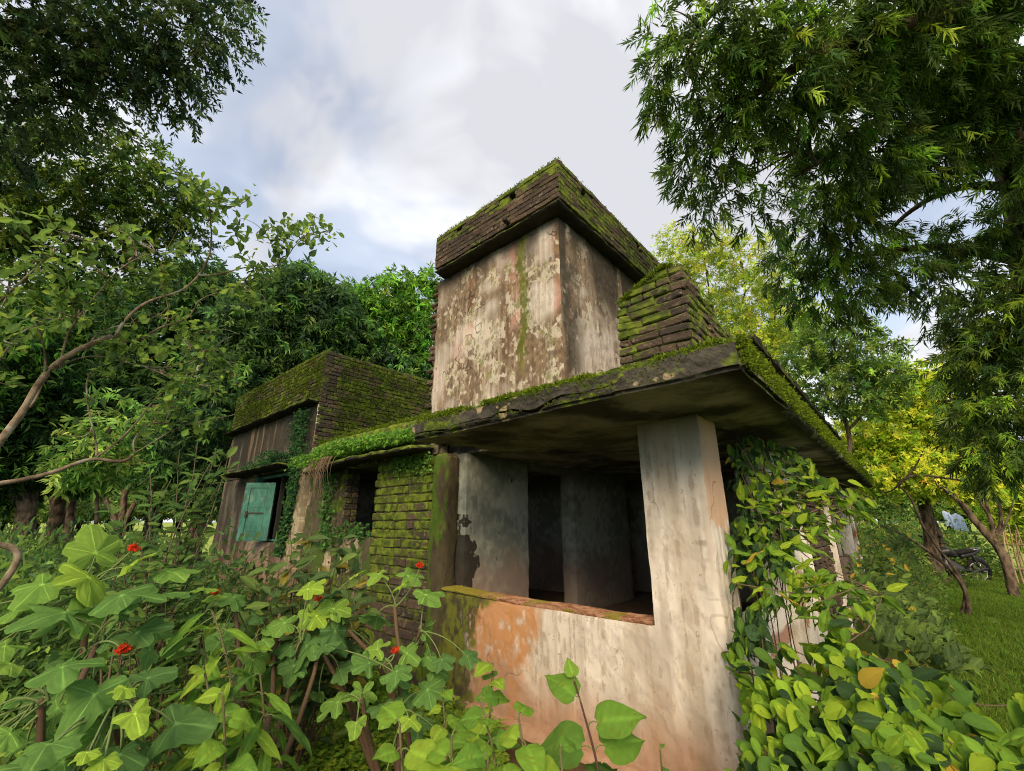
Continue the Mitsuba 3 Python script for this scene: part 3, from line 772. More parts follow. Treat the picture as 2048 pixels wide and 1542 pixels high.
def shutter(hinge, ang, w, h, name, flip=1):
    """A panelled wooden leaf hung at hinge, turned ang degrees out from the wall."""
    ca, sa = math.cos(math.radians(ang)), math.sin(math.radians(ang))
    B = np.array([[-sa, ca * flip, 0], [ca * flip, sa, 0], [0, 0, 1.0]]).T      # u (along the leaf), n (its outer face), z
    B = np.stack([[-sa, ca * flip, 0], [-ca, -sa * flip, 0], [0, 0, 1.0]], -1)

    def bx(lo, hi):
        v, f, *_ = grid_box(lo, hi, 0.12)
        w_ = v @ B.T + hinge
        return w_, f if np.linalg.det(B) > 0 else f[:, ::-1]
    t = 0.035
    st = 0.095
    key = part(name, mikit.ply(bx([0.002, 0, 0.002], [w - 0.002, 0.018, h - 0.002]), 'teal_mat', smooth=False), win, label='open teal painted wooden shutter with two panels')
    k3 = key.rsplit('__', 1)[0]
    merged = [bx([0, -0.012, 0], [st, t, h]), bx([w - st, -0.012, 0], [w, t, h])]
    for z0, z1 in ((0, 0.11), (0.44, 0.53), (h - 0.09, h)):
        merged.append(bx([st, -0.010, z0], [w - st, t - 0.002, z1]))
    for z0, z1 in ((0.15, 0.40), (0.57, h - 0.13)):
        merged.append(bx([st + 0.04, 0.0, z0], [w - st - 0.04, t - 0.010, z1]))
    vs, fs, n0 = [], [], 0
    for v, f in merged:
        vs.append(v); fs.append(f + n0); n0 += len(v)
    part('shutter_frame', mikit.ply((np.vstack(vs), np.vstack(fs)), 'teal_mat', smooth=False), win)
    hard = [bx([w - 0.115, t, 0.40], [w - 0.08, t + 0.02, 0.50]), bx([0.14, t, 0.462], [w - 0.115, t + 0.014, 0.478]), bx([w - 0.11, t, 0.02], [w - 0.07, t + 0.02, 0.12])]
    vs, fs, n0 = [], [], 0
    for v, f in hard:
        vs.append(v); fs.append(f + n0); n0 += len(v)
    part('latch', mikit.ply((np.vstack(vs), np.vstack(fs)), 'rust_mat', smooth=False), win)


part('mullion', mikit.ply(rough_box([0.10, 7.56, 1.30], [0.18, 7.64, 2.46], step=0.2, amp=0.002), 'dark_wood', smooth=35), win)
shutter(np.array([0.03, 7.60, 1.29]), 42, 0.54, 1.00, 'shutter')
# ------------------------------------------------------------------ leaves and branches
def leaf_template(outline, droop=0.15, fold=0.25, rib=1.25, edge=0.95, cup=0.0):
    """A leaf of length 1 along x from (position, half width) pairs: a midrib and two margins, folded and drooping."""
    o = np.asarray(outline, float)
    k = len(o)
    z = -droop * o[:, 0] ** 2
    mid = np.stack([o[:, 0], o[:, 0] * 0, z], 1)
    L = np.stack([o[:, 0], o[:, 1], z + fold * o[:, 1] + cup * o[:, 1] ** 2], 1)
    R = L * [1, -1, 1]
    if k == 2:
        return None
    v = np.vstack([mid, L[1:-1], R[1:-1]])
    f, nl = [], k - 2
    Li = lambda i: k + i - 1
    Ri = lambda i: k + nl + i - 1
    f += [[0, 1, Li(1)], [0, Ri(1), 1]]
    for i in range(1, k - 2):
        f += [[i, i + 1, Li(i + 1)], [i, Li(i + 1), Li(i)], [i, Ri(i), Ri(i + 1)], [i, Ri(i + 1), i + 1]]
    f += [[k - 2, k - 1, Li(k - 2)], [k - 2, Ri(k - 2), k - 1]]
    tone = np.r_[np.full(k, rib), np.full(2 * nl, edge)][:, None] * np.ones(3)
    return v, np.array(f), tone


def simple_leaf(w, at_=0.42, droop=0.12, fold=0.2):
    """Two triangles folded along the midrib."""
    v = np.array([[0, 0, 0], [1, 0, -droop], [at_, w, fold * w], [at_, -w, fold * w]])
    return v, np.array([[0, 1, 2], [0, 3, 1]]), np.ones((4, 3))


LANCE = simple_leaf(0.075, 0.35, 0.22)
LANCE4 = leaf_template([(0, 0), (0.3, 0.085), (0.65, 0.06), (1, 0)], 0.3, 0.3, 1.05, 1.0)
OVAL = simple_leaf(0.24, 0.5, 0.1)
ROUND = simple_leaf(0.42, 0.55, 0.06, 0.1)
MANGO = simple_leaf(0.14, 0.5, 0.2)
ELLIP = leaf_template([(0, 0), (0.22, 0.16), (0.5, 0.23), (0.8, 0.15), (1, 0)], 0.18, 0.35, 1.15)
OBOV = leaf_template([(0, 0), (0.3, 0.13), (0.65, 0.27), (0.88, 0.2), (1, 0)], 0.12, 0.2, 1.12)
HEART = leaf_template([(0, 0), (-0.05, 0.2), (0.1, 0.34), (0.35, 0.38), (0.62, 0.27), (0.85, 0.1), (1, 0)], 0.22, 0.16, 1.12)
OVATE = leaf_template([(0, 0), (0.07, 0.16), (0.22, 0.27), (0.45, 0.30), (0.7, 0.2), (0.88, 0.075), (1, 0)], 0.22, 0.18, 1.1)


def rand_unit(k, g=None):
    v = (g or rng).normal(size=(k, 3))
    return unit(v)


def palette(cols, k, spread=0.18, g=None):
    g = g or rng
    c = np.asarray(cols, float)[g.integers(len(cols), size=k)] * 2.2
    return np.clip(c * np.exp(g.normal(0, spread, (k, 1))) * np.exp(g.normal(0, spread * 0.25, (k, 3))), 0.002, 0.9)


def blob_points(blobs, per_m2, shell=0.55, g=None):
    """Points (and outward directions) in ellipsoidal foliage clumps (x, y, z, rx, ry, rz), thicker near their surface and uneven."""
    g = g or rng
    P, O = [], []
    for b in blobs:
        c, r = np.array(b[:3]), np.array(b[3:6])
        k = max(4, int(per_m2 * 4.2 * (r[0] * r[1] * r[2]) ** (2 / 3) * (b[6] if len(b) > 6 else 1.0)))
        d = rand_unit(k, g)
        rad = np.where(g.random(k) < shell, g.uniform(0.72, 1.05, k), g.random(k) ** (1 / 3))
        lump = 0.72 + 0.56 * meshkit.fbm(d * 2.1 + c, 3, 5)
        P.append(c + d * r * (rad * lump)[:, None]); O.append(d)
    return np.vstack(P), np.vstack(O)


def add_sprays(acc, pos, out, tm, n_leaf, twig, leaf, cols, droop=0.5, spread=0.9, face_up=0.6, var=0.16, clump=0.25, g=None):
    """Leafy twigs at pos growing along out: n_leaf leaves each along twig metres."""
    g = g or rng
    k = len(pos)
    d = unit(out + 0.55 * rand_unit(k, g) + np.array([0, 0, -droop]))
    base_col = palette(cols, k, clump, g)
    t = (np.arange(n_leaf) + g.random((k, n_leaf)) * 0.8) / n_leaf
    p = pos[:, None] + d[:, None] * (t * twig)[..., None]
    p[..., 2] -= droop * 0.35 * twig * t ** 2
    side = rand_unit(k * n_leaf, g).reshape(k, n_leaf, 3)
    side -= (side * d[:, None]).sum(-1, keepdims=True) * d[:, None]
    ld = unit(d[:, None] * (1 - spread * 0.5) + unit(side) * spread + np.array([0, 0, -droop * 0.7]))
    up = unit(np.array([0, 0, face_up]) + rand_unit(k * n_leaf, g).reshape(k, n_leaf, 3) * 0.6)
    s = leaf * g.uniform(0.65, 1.2, (k, n_leaf))
    c = base_col[:, None] * np.exp(g.normal(0, var, (k, n_leaf, 1)))
    acc.scatter(tm, p.reshape(-1, 3), ld.reshape(-1, 3), up.reshape(-1, 3), s.reshape(-1), c.reshape(-1, 3))


def limbs(acc, paths, col, sides=7):
    for pts, r0, r1 in paths:
        n = max(8, len(pts) * 5)
        c = wobble(curve(pts, n), 0.04 * np.linalg.norm(np.asarray(pts[-1]) - pts[0]) ** 0.5, 1.3, int(r0 * 991))
        acc.tube(c, np.linspace(r0, r1, n), col, sides, 0.12)


def twigs_to(acc, nodes, targets, r0, r1, col, frac=1.0, sides=4, g=None):
    """Thin branches from the nearest of the limb nodes to each target point."""
    g = g or rng
    nodes = np.asarray(nodes)
    for q in targets:
        if g.random() > frac:
            continue
        d = np.linalg.norm(nodes - q, axis=1)
        a = nodes[np.argmin(d)]
        if d.min() < 0.06:
            continue
        m = (a + q) / 2 + np.array([0, 0, 0.06 * np.linalg.norm(q - a)]) + g.normal(0, 0.05, 3) * np.linalg.norm(q - a)
        acc.tube(curve([a, m, q], 7), np.linspace(r0, r1, 7), col, sides)


def ground_at(p):
    return float(ground_height(np.array([p[0]]), np.array([p[1]]))[0])


def down(p, dz=-0.1):
    return np.array([p[0], p[1], ground_at(p) + dz])


def px_blobs(rows):
    """(px, py, dist, radius in px[, flat, weight]) -> ellipsoids."""
    out = []
    for row in rows:
        px, py, dist, r = row[:4]
        fl = row[4] if len(row) > 4 else 0.85
        w_ = row[5] if len(row) > 5 else 1.0
        d = FWD + _RIGHT * (px - 1024) / 853.64 - _UP * (py - 771) / 853.64
        z = dist / np.linalg.norm(d)
        c = at(px, py, dist)
        rm = r * z / 853.64
        out.append((*c, rm, rm, rm * fl, w_))
    return out


DK = (0.03, 0.024, 0.018)

def detailed(width, n=18, m=9, droop=0.22, fold=0.2, veins=6, slant=0.5, ribs=0.012, along=False, vein_tone=1.28, seed=0):
    """A leaf blade as a grid: width(u) is its half width; side veins (or ribs running along it) stand out in relief and paler."""
    g = np.random.default_rng(seed)
    u, w = np.meshgrid(np.linspace(0, 1, n) ** 0.9, np.linspace(-1, 1, m), indexing='ij')
    hw = np.maximum(width(u), 0.0)
    y = w * hw
    ph = (np.abs(w) * 2.4 if along else u * veins - np.abs(w) * slant)
    vein = np.exp(-((ph - np.round(ph)) / 0.13) ** 2) * (np.abs(w) < 0.93)
    mid = np.abs(w) < 0.02
    lump = meshkit.fbm(np.stack([u * 5 + seed, w * 3, u * 0], -1), 3, seed)
    z = -droop * u ** 2 + fold * np.abs(y) - 0.55 * fold * np.abs(y) ** 2 / 0.3 - ribs * vein + 0.08 * (lump - 0.5) + 0.035 * np.sin(u * 9 + seed) * w ** 2
    x = u - 0.05 * np.where(u < 0.1, (w ** 2), 0)
    tone = 0.92 + 0.16 * (lump - 0.3) + (vein_tone - 1) * 0.55 * vein + (vein_tone - 1) * mid * 1.3
    t3 = tone[..., None] * np.ones(3)
    spots = meshkit.fbm(np.stack([u * 14 + 3 * seed, w * 6, u * 0 + seed], -1), 2, seed + 4)
    sp = np.clip((spots - 0.78) / 0.05, 0, 0.8)[..., None]
    t3 = t3 * (1 - sp) + sp * np.array([1.1, 0.6, 0.6])
    k = np.arange(u.size).reshape(u.shape)
    q = np.stack([k[:-1, :-1], k[1:, :-1], k[1:, 1:], k[:-1, 1:]], -1).reshape(-1, 4)
    return np.stack([x, y, z], -1).reshape(-1, 3), np.vstack([q[:, [0, 1, 2]], q[:, [0, 2, 3]]]), t3.reshape(-1, 3)


def shape_w(pts):
    p = np.asarray(pts, float)
    from scipy.interpolate import PchipInterpolator
    return PchipInterpolator(p[:, 0], p[:, 1])


W_OVATE = shape_w([(0, 0.0), (0.07, 0.09), (0.22, 0.18), (0.4, 0.19), (0.6, 0.13), (0.8, 0.055), (0.92, 0.018), (1, 0)])
W_HEART = shape_w([(0, 0.10), (0.04, 0.25), (0.15, 0.36), (0.35, 0.385), (0.6, 0.28), (0.8, 0.13), (0.92, 0.04), (1, 0)])
W_ELLIP = shape_w([(0, 0.0), (0.1, 0.09), (0.3, 0.19), (0.5, 0.225), (0.72, 0.17), (0.9, 0.06), (1, 0)])
W_LONG = shape_w([(0, 0.0), (0.1, 0.045), (0.3, 0.10), (0.5, 0.12), (0.75, 0.095), (0.92, 0.035), (1, 0)])
W_OBOV = shape_w([(0, 0.0), (0.2, 0.09), (0.5, 0.22), (0.72, 0.27), (0.9, 0.2), (1, 0)])
D_OVATE = [detailed(W_OVATE, droop=d, fold=f_, along=True, veins=5, seed=i) for i, (d, f_) in enumerate(((0.20, 0.25), (0.36, 0.35), (0.10, 0.15)))]
D_HEART = [detailed(W_HEART, droop=d, fold=f_, veins=6, slant=0.9, ribs=0.016, seed=10 + i) for i, (d, f_) in enumerate(((0.25, 0.2), (0.40, 0.3), (0.12, 0.12)))]
D_ELLIP = [detailed(W_ELLIP, 12, 7, droop=d, fold=f_, veins=7, slant=0.6, seed=20 + i) for i, (d, f_) in enumerate(((0.2, 0.3), (0.35, 0.4), (0.08, 0.2)))]
D_LONG = [detailed(W_LONG, 20, 7, droop=d, fold=f_, veins=13, slant=0.7, ribs=0.014, seed=30 + i) for i, (d, f_) in enumerate(((0.5, 0.4), (0.75, 0.4), (0.3, 0.3)))]
D_OBOV = [detailed(W_OBOV, 10, 5, droop=d, fold=f_, veins=5, seed=40 + i) for i, (d, f_) in enumerate(((0.12, 0.2), (0.25, 0.3), (0.05, 0.1)))]

# ------------------------------------------------------------------ the big tree with lance-shaped leaves, upper right
def big_lance_tree():
    g = np.random.default_rng(101)
    t = thing('overhanging_tree', 'large dark tree with drooping lance-shaped leaves overhanging from the upper right', 'tree')
    w = Acc()
    base = at(2180, 700, 9.0)
    fork = at(2075, 560, 8.8)
    paths = [([down(base), base + [0, 0, 0.2], fork, at(2040, 400, 8.7), at(2015, 290, 8.6), at(1990, 120, 8.6)], 0.30, 0.15),
             ([at(2300, -150, 8.0), at(1990, -30, 7.0), at(1860, 40, 6.6), at(1710, 76, 6.1), at(1600, 132, 5.7), at(1480, 190, 5.4)], 0.17, 0.03),
             ([fork, at(2400, 100, 8.4), at(2300, -150, 8.0)], 0.26, 0.17),
             ([at(1700, 85, 6.1), at(1690, 170, 6.0), at(1640, 230, 5.9), at(1630, 330, 5.8)], 0.035, 0.012),
             ([at(1640, 120, 5.85), at(1610, 200, 5.7), at(1598, 300, 5.6)], 0.03, 0.01),
             ([at(2040, 520, 8.7), at(1950, 505, 8.4), at(1850, 493, 8.0), at(1700, 520, 7.6), at(1600, 560, 7.3)], 0.07, 0.02),
             ([at(2030, 380, 8.6), at(1940, 370, 8.3), at(1860, 395, 8.0), at(1780, 470, 7.8)], 0.06, 0.02),
             ([at(2020, 250, 8.6), at(1960, 240, 8.2), at(1880, 210, 7.8), at(1850, 130, 7.4)], 0.06, 0.02),
             ([at(1860, 40, 6.6), at(1760, -60, 6.3), at(1560, -60, 5.8), at(1400, 60, 5.5)], 0.06, 0.02),
             ([at(2045, 600, 8.7), at(1990, 720, 8.2), at(1940, 860, 7.8)], 0.06, 0.02)]
    limbs(w, paths, DK)
    rows = [(1335, 110, 5.6, 62), (1320, 190, 5.6, 48), (1400, 60, 5.5, 70), (1380, 180, 5.5, 60), (1450, 110, 5.4, 75), (1345, 20, 5.6, 45), (1300, 140, 5.6, 34, .9, .8),
            (1400, 260, 5.6, 62), (1450, 220, 5.5, 70), (1385, 330, 5.6, 52), (1420, 380, 5.6, 56), (1405, 430, 5.6, 40), (1450, 300, 5.5, 60), (1350, 280, 5.7, 30, .9, .7), (1340, 355, 5.7, 26, .9, .6),
            (1520, 60, 5.6, 90), (1560, 170, 5.6, 85), (1500, 260, 5.6, 55), (1480, 20, 5.4, 70), (1525, 370, 5.8, 40), (1560, 430, 5.9, 30), (1515, 430, 5.9, 34),
            (1640, 100, 6.0, 105), (1660, 230, 6.2, 95), (1720, 330, 6.6, 95), (1660, 400, 6.8, 85), (1630, 480, 7.2, 70), (1700, 470, 7.2, 85), (1580, 540, 7.4, 55), (1610, 590, 7.4, 55), (1680, 570, 7.4, 75), (1760, 540, 7.5, 80),
            (1770, 60, 6.5, 120), (1860, 100, 7.0, 110), (1930, 60, 7.4, 120), (1800, 300, 7.2, 90), (1880, 300, 7.6, 75), (1960, 200, 7.8, 90), (2030, 100, 8.0, 120), (2040, 260, 8.2, 80),
            (1700, 655, 7.4, 30), (1860, 560, 7.9, 65), (1930, 560, 8.2, 55), (1850, 500, 7.9, 55), (1940, 470, 8.2, 45), (1990, 640, 8.2, 85), (2040, 560, 8.4, 50), (2050, 680, 8.2, 100), (1960, 720, 7.9, 62), (1895, 745, 7.7, 36), (1880, 645, 7.8, 34, .8, .6),
            (2030, 790, 7.8, 85), (1960, 830, 7.6, 62), (2040, 880, 7.6, 75), (1990, 920, 7.6, 55), (2045, 430, 8.4, 60), 
            (2150, 300, 8.0, 130, .85, .6), (1800, -80, 6.2, 100, .8, .5), (2160, 600, 8.0, 120, .85, .6), (2000, -100, 7.2, 120, .8, .5)]
    blobs = px_blobs(rows)
    pos, out = blob_points([(*b_[:3], b_[3] * 0.86, b_[4] * 0.86, b_[5] * 0.86, b_[6] * k_) for b_, k_ in zip(blobs, [2.0 if (r[0] > 1500 and r[1] < 340) or r[0] > 1930 else 1.0 for r in rows])], 108, 0.5, g)
    cr = Acc()
    cols = [srgb(62, 81, 37), srgb(78, 99, 41), srgb(54, 70, 39), srgb(104, 127, 45), srgb(67, 86, 48)]
    add_sprays(cr, pos, out, LANCE, 22, 0.21, 0.118, cols, droop=0.6, spread=0.8, g=g, clump=0.32)
    nodes = np.vstack([curve(p, 14) for p, *_ in paths])
    twigs_to(w, nodes, [np.array(b[:3]) for b in blobs], 0.016, 0.004, DK, 0.9, g=g)
    part('trunk', w.shape('bark_mat', True), t)
    part('crown', cr.shape('leaf_mat'), t)


big_lance_tree()


# ------------------------------------------------------------------ fine-leaved trees, upper left
def fine_tree(label, rows, paths, cols, seed, per=80, leaf=0.075, n_leaf=16, twig=0.20):
    g = np.random.default_rng(seed)
    t = thing('fine_leaved_tree', label, 'tree')
    w, cr = Acc(), Acc()
    limbs(w, paths, DK)
    blobs = px_blobs(rows)
    pos, out = blob_points(blobs, per * 1.5, 0.5, g)
    add_sprays(cr, pos, out, LEAFLET, n_leaf, twig, leaf, cols, droop=0.35, spread=0.8, g=g, clump=0.3)
    nodes = np.vstack([curve(p, 14) for p, *_ in paths])
    twigs_to(w, nodes, [np.array(b[:3]) for b in blobs], 0.016, 0.004, DK, 0.9, g=g)
    part('trunk', w.shape('bark_mat', True), t)
    part('crown', cr.shape('leaf_mat'), t)


LEAFLET = simple_leaf(0.17, 0.45, 0.08)
o1 = at(-420, 700, 8.0)
fine_tree('fine-leaved tree reaching in from the top left corner against the cloud',
          [(60, 60, 7.2, 120), (180, 60, 7.0, 120), (300, 50, 6.8, 100), (390, 50, 6.8, 80), (440, 30, 6.8, 50), (455, 5, 6.8, 42), (40, 170, 7.2, 100), (130, 170, 7.0, 95), (220, 130, 6.9, 85), (310, 130, 6.8, 75), (350, 180, 6.8, 55), (380, 215, 6.9, 28, .7, .8), (340, 140, 6.8, 60), (30, 245, 7.4, 50, .8, .8), (110, 235, 7.2, 42, .8, .7), (210, 205, 7.0, 40, .8, .7), (385, 110, 6.8, 40), (240, 235, 7.1, 20, .8, .6),
           (10, 300, 7.6, 45), (-80, 150, 7.4, 160), (100, -60, 7.0, 150), (330, -50, 6.8, 130), (-60, 0, 7.2, 150)],
          [([down(o1), o1, at(-350, 200, 7.8), at(-160, 80, 7.4), at(60, 60, 7.2), at(200, 80, 7.0), at(330, 90, 6.8)], 0.28, 0.02), ([at(-160, 80, 7.4), at(40, -60, 7.1), at(250, -40, 6.9), at(420, 20, 6.8)], 0.08, 0.015), ([at(-160, 80, 7.4), at(-40, 180, 7.3), at(80, 200, 7.2)], 0.06, 0.015)],
          [srgb(50, 66, 42), srgb(62, 78, 44), srgb(42, 58, 42), srgb(76, 90, 50)], 111)
o2 = at(-380, 800, 10.5)
fine_tree('dense fine-leaved tree at the left with a dark limb below its crown',
          [(70, 330, 10.0, 90), (180, 330, 9.8, 85), (250, 310, 9.8, 60), (290, 370, 9.8, 75), (60, 420, 10.0, 90), (170, 430, 10.0, 95), (330, 420, 9.8, 55), (365, 400, 9.8, 42), (270, 460, 9.9, 75), (380, 440, 9.8, 34), (110, 510, 10.2, 70, .8, .7), (220, 540, 10.2, 60, .8, .6), (60, 580, 10.4, 50, .8, .6), (370, 500, 10, 50, .8, .7), (320, 520, 10, 45, .8, .6), (0, 330, 10, 70), (160, 600, 10.4, 60, .8, .5), (-60, 430, 10, 100)],
          [([down(o2), o2, at(-200, 540, 10.2), at(0, 486, 10.0), at(60, 470, 10.0), at(130, 455, 10.0), at(250, 490, 10.0), at(350, 470, 9.9)], 0.25, 0.02), ([at(-60, 500, 10.1), at(40, 510, 10.1), at(140, 560, 10.2)], 0.05, 0.015), ([at(60, 470, 10.0), at(140, 380, 9.9), at(260, 330, 9.8)], 0.07, 0.015)],
          [srgb(52, 73, 32), srgb(68, 87, 35), srgb(45, 63, 34), srgb(90, 106, 40)], 112, per=62, leaf=0.10, twig=0.26)


# ------------------------------------------------------------------ broad-leaved and airy trees behind the house
def leafy_tree(name, label, rows, trunk, cols, seed, tm=MANGO, per=22, n_leaf=9, twig=0.18, leaf=0.24, droop=0.5, group=None, category='tree', bark_col=DK, frac=0.5, shell=0.7, mat='leaf_mat'):
    g = np.random.default_rng(seed)
    t = thing(name, label, category, group)
    w, cr = Acc(), Acc()
    limbs(w, trunk, bark_col)
    blobs = px_blobs(rows)
    pos, out = blob_points(blobs, per * 2.2, shell, g)
    add_sprays(cr, pos, out, tm, n_leaf, twig, leaf, cols, droop=droop, spread=1.0, g=g, clump=0.3)
    nodes = np.vstack([curve(p, 14) for p, *_ in trunk])
    twigs_to(w, nodes, [np.array(b[:3]) for b in blobs], 0.05, 0.012, bark_col, frac, g=g)
    part('trunk', w.shape('bark_mat', True), t)
    part('crown', cr.shape(mat), t)
    return t


def stem(px, dist, top, r0=0.22, bend=0.0, n=2, g=None):
    """A trunk from the ground at column px up to the pixel row top, with forks."""
    p1 = at(px, top, dist)
    p0 = down(at(px, 1060, dist))
    mid = (p0 + p1) / 2 + np.array([bend, -bend, 0])
    out = [([p0, mid, p1], r0, r0 * 0.45)]
    for k in range(n):
        q = at(px + (-1) ** k * (60 + 40 * k), top - 60, dist)
        out.append(([mid + [0, 0, 0.3], (mid + q) / 2 + [0, 0, 0.2], q], r0 * 0.5, r0 * 0.2))
    return out


mango = [srgb(54, 75, 46), srgb(64, 90, 48), srgb(46, 66, 46), srgb(86, 114, 56)]
leafy_tree('mango_tree', 'dark mango tree rising behind the left block of the house', [(520, 640, 15.5, 75), (600, 600, 15.5, 70), (640, 640, 15.5, 80), (560, 720, 15.5, 90), (690, 690, 16, 80), (480, 730, 15.5, 80), (600, 560, 15.6, 40), (540, 585, 15.6, 36), (660, 590, 15.8, 36), (620, 760, 15.5, 90), (470, 820, 15.5, 70), (780, 760, 16.5, 90)],
           stem(590, 15.8, 760), mango, 120, per=30, leaf=0.27)
leafy_tree('mango_tree', 'brighter mango tree between the left block and the tower room', [(720, 620, 17, 55), (770, 600, 17, 50), (810, 640, 17, 60), (840, 590, 17.2, 40), (760, 680, 17, 75), (850, 690, 17, 60), (700, 590, 17, 30), (870, 560, 17.4, 32), (850, 760, 17, 70), (800, 560, 17.4, 26, .9, .7)],
           stem(780, 17.2, 740), [srgb(78, 112, 44), srgb(100, 134, 52), srgb(60, 88, 42)], 121, per=30, leaf=0.26)
leafy_tree('mango_tree', 'dark mango tree behind the bare forked branches, middle of the left grove', [(300, 620, 18, 70), (380, 600, 18, 80), (440, 640, 18, 80), (330, 720, 18, 95), (430, 740, 18, 95), (360, 830, 17, 90), (280, 800, 18, 90), (450, 850, 17, 70), (300, 900, 17, 75), (400, 920, 17, 80), (420, 560, 18, 45, .9, .8), (470, 950, 17, 60)],
           stem(318, 18, 860) + stem(385, 17.5, 900, 0.16, 0.2), mango, 122, per=27, leaf=0.28)
leafy_tree('mango_tree', 'mango tree with low dark crown, second trunk from the left edge', [(150, 660, 20, 90), (220, 720, 20, 85), (120, 760, 20, 95), (200, 820, 19, 90), (130, 880, 19, 85), (220, 900, 19, 70), (240, 640, 20, 60), (190, 600, 20, 50), (160, 950, 19, 45, .7)],
           stem(100, 19, 900, 0.24, 0.3) + stem(156, 20, 900, 0.16), [srgb(38, 62, 32), srgb(70, 100, 38), srgb(44, 74, 34)], 123, per=25, leaf=0.28)
leafy_tree('mango_tree', 'mango tree cut by the left edge of the view, dark trunk forked low', [(10, 700, 16, 90), (60, 760, 16, 80), (0, 820, 16, 95), (70, 860, 16, 75), (20, 920, 16, 80), (90, 930, 16, 50), (50, 640, 16.5, 60), (-80, 760, 16, 120), (-60, 900, 16, 100), (30, 980, 16, 40, .7)],
           stem(32, 16, 920, 0.26, 0.3) + stem(-20, 16, 900, 0.2), [srgb(40, 62, 32), srgb(62, 92, 36), srgb(34, 54, 30)], 124, per=25, leaf=0.25)
leafy_tree('mango_tree', 'mango tree with dark low skirt left of the teal shutter', [(420, 830, 14, 70), (360, 900, 14, 60), (440, 920, 14, 55), (400, 970, 14, 50), (330, 960, 14.5, 45), (460, 760, 14.5, 60), (450, 980, 13.5, 40)],
           stem(253, 15, 980, 0.14) + stem(410, 14.2, 940, 0.16), mango, 125, per=30, leaf=0.25)
leafy_tree('bright_shrub', 'yellow-green lit shrub below the lowest forked branch', [(185, 890, 9.0, 50), (150, 920, 9.0, 40), (220, 930, 9.2, 40), (190, 950, 9.1, 35), (240, 880, 9.3, 36), (130, 950, 9, 25), (235, 820, 9.3, 42, .9, .7), (200, 850, 9.2, 30, .9, .6)],
           [([down(at(200, 1060, 9.1)), at(198, 980, 9.1), at(190, 890, 9.0)], 0.04, 0.015)], [srgb(130, 150, 76), srgb(96, 124, 58), srgb(66, 94, 46)], 126, per=46, leaf=0.16, n_leaf=8, category='shrub', twig=0.14, frac=0.8)

airy = [srgb(126, 136, 50), srgb(142, 150, 66), srgb(104, 122, 44)]
leafy_tree('airy_tree', 'airy yellow-green tree right of the broken parapet, sky showing through', [(1350, 520, 19, 42, .8, .8), (1400, 500, 19, 38, .8, .8), (1450, 490, 19, 34, .8, .8), (1340, 480, 19, 26, .8, .6), (1480, 520, 19, 40, .8, .8), (1420, 560, 19, 50, .8, .7), (1350, 580, 19, 45, .8, .8), (1490, 590, 19, 55, .8, .8), (1440, 640, 19, 55, .8, .7), (1530, 640, 19, 60, .8, .8), (1400, 470, 19, 25, .8, .6), (1545, 500, 19, 32, .8, .7), (1560, 560, 19, 40), (1500, 690, 19, 60), (1560, 720, 19, 60), (1590, 650, 19, 50)],
           [([down(at(1440, 1060, 19)), at(1440, 800, 19), at(1425, 640, 19), at(1415, 560, 19), at(1405, 490, 19)], 0.12, 0.02), ([at(1432, 700, 19), at(1480, 620, 19), at(1485, 530, 19)], 0.05, 0.015), ([at(1440, 800, 19), at(1530, 700, 19), at(1550, 560, 19)], 0.07, 0.015), ([at(1420, 600, 19), at(1360, 540, 19)], 0.03, 0.01)],
           airy, 130, tm=LEAFLET, per=30, n_leaf=16, twig=0.35, leaf=0.14, droop=0.1, frac=0.9, shell=0.45)
leafy_tree('feathery_tree', 'darker feathery tree behind the end of the long canopy', [(1620, 700, 14, 45, .7), (1690, 680, 14, 48, .6), (1740, 710, 14, 45, .6), (1650, 770, 14, 62, .7), (1720, 780, 14, 62, .7), (1770, 750, 14, 36, .6, .8), (1600, 650, 14, 26, .7, .6), (1720, 660, 14, 22, .7, .6)],
           [([down(at(1690, 1060, 14)), at(1700, 950, 14), at(1690, 820, 14), at(1670, 720, 14)], 0.12, 0.02), ([at(1695, 860, 14), at(1750, 790, 14), at(1765, 730, 14)], 0.04, 0.01), ([at(1690, 800, 14), at(1630, 720, 14)], 0.04, 0.01)],
           [srgb(72, 94, 44), srgb(98, 118, 50), srgb(54, 76, 40)], 131, tm=LEAFLET, per=62, n_leaf=16, twig=0.30, leaf=0.12, droop=0.25, frac=0.9)
sunny = [srgb(140, 152, 48), srgb(122, 140, 46), srgb(100, 122, 44), srgb(152, 160, 66)]
leafy_tree('sunlit_tree', 'sunlit yellow-green tree in the middle of the right background', [(1840, 760, 17, 40, .7), (1800, 800, 17, 55), (1870, 800, 17, 60), (1760, 860, 17, 60), (1840, 870, 17, 75), (1900, 850, 17, 55), (1720, 930, 17, 60), (1800, 930, 17, 70), (1880, 930, 17, 70), (1700, 880, 17, 40, .8, .8), (1940, 900, 17, 50), (1890, 750, 17, 26, .8, .7), (1780, 740, 17.3, 24, .8, .6), (1950, 960, 17, 45)],
           [([down(at(1850, 1060, 17.4)), at(1852, 1000, 17.4), at(1845, 900, 17.2), at(1840, 800, 17)], 0.2, 0.04), ([at(1850, 960, 17.3), at(1780, 890, 17.1), at(1740, 850, 17)], 0.06, 0.02), ([at(1850, 940, 17.3), at(1920, 880, 17.1)], 0.06, 0.02)],
           sunny, 132, tm=OVAL, per=62, n_leaf=11, twig=0.26, leaf=0.125, droop=0.2, frac=0.8)
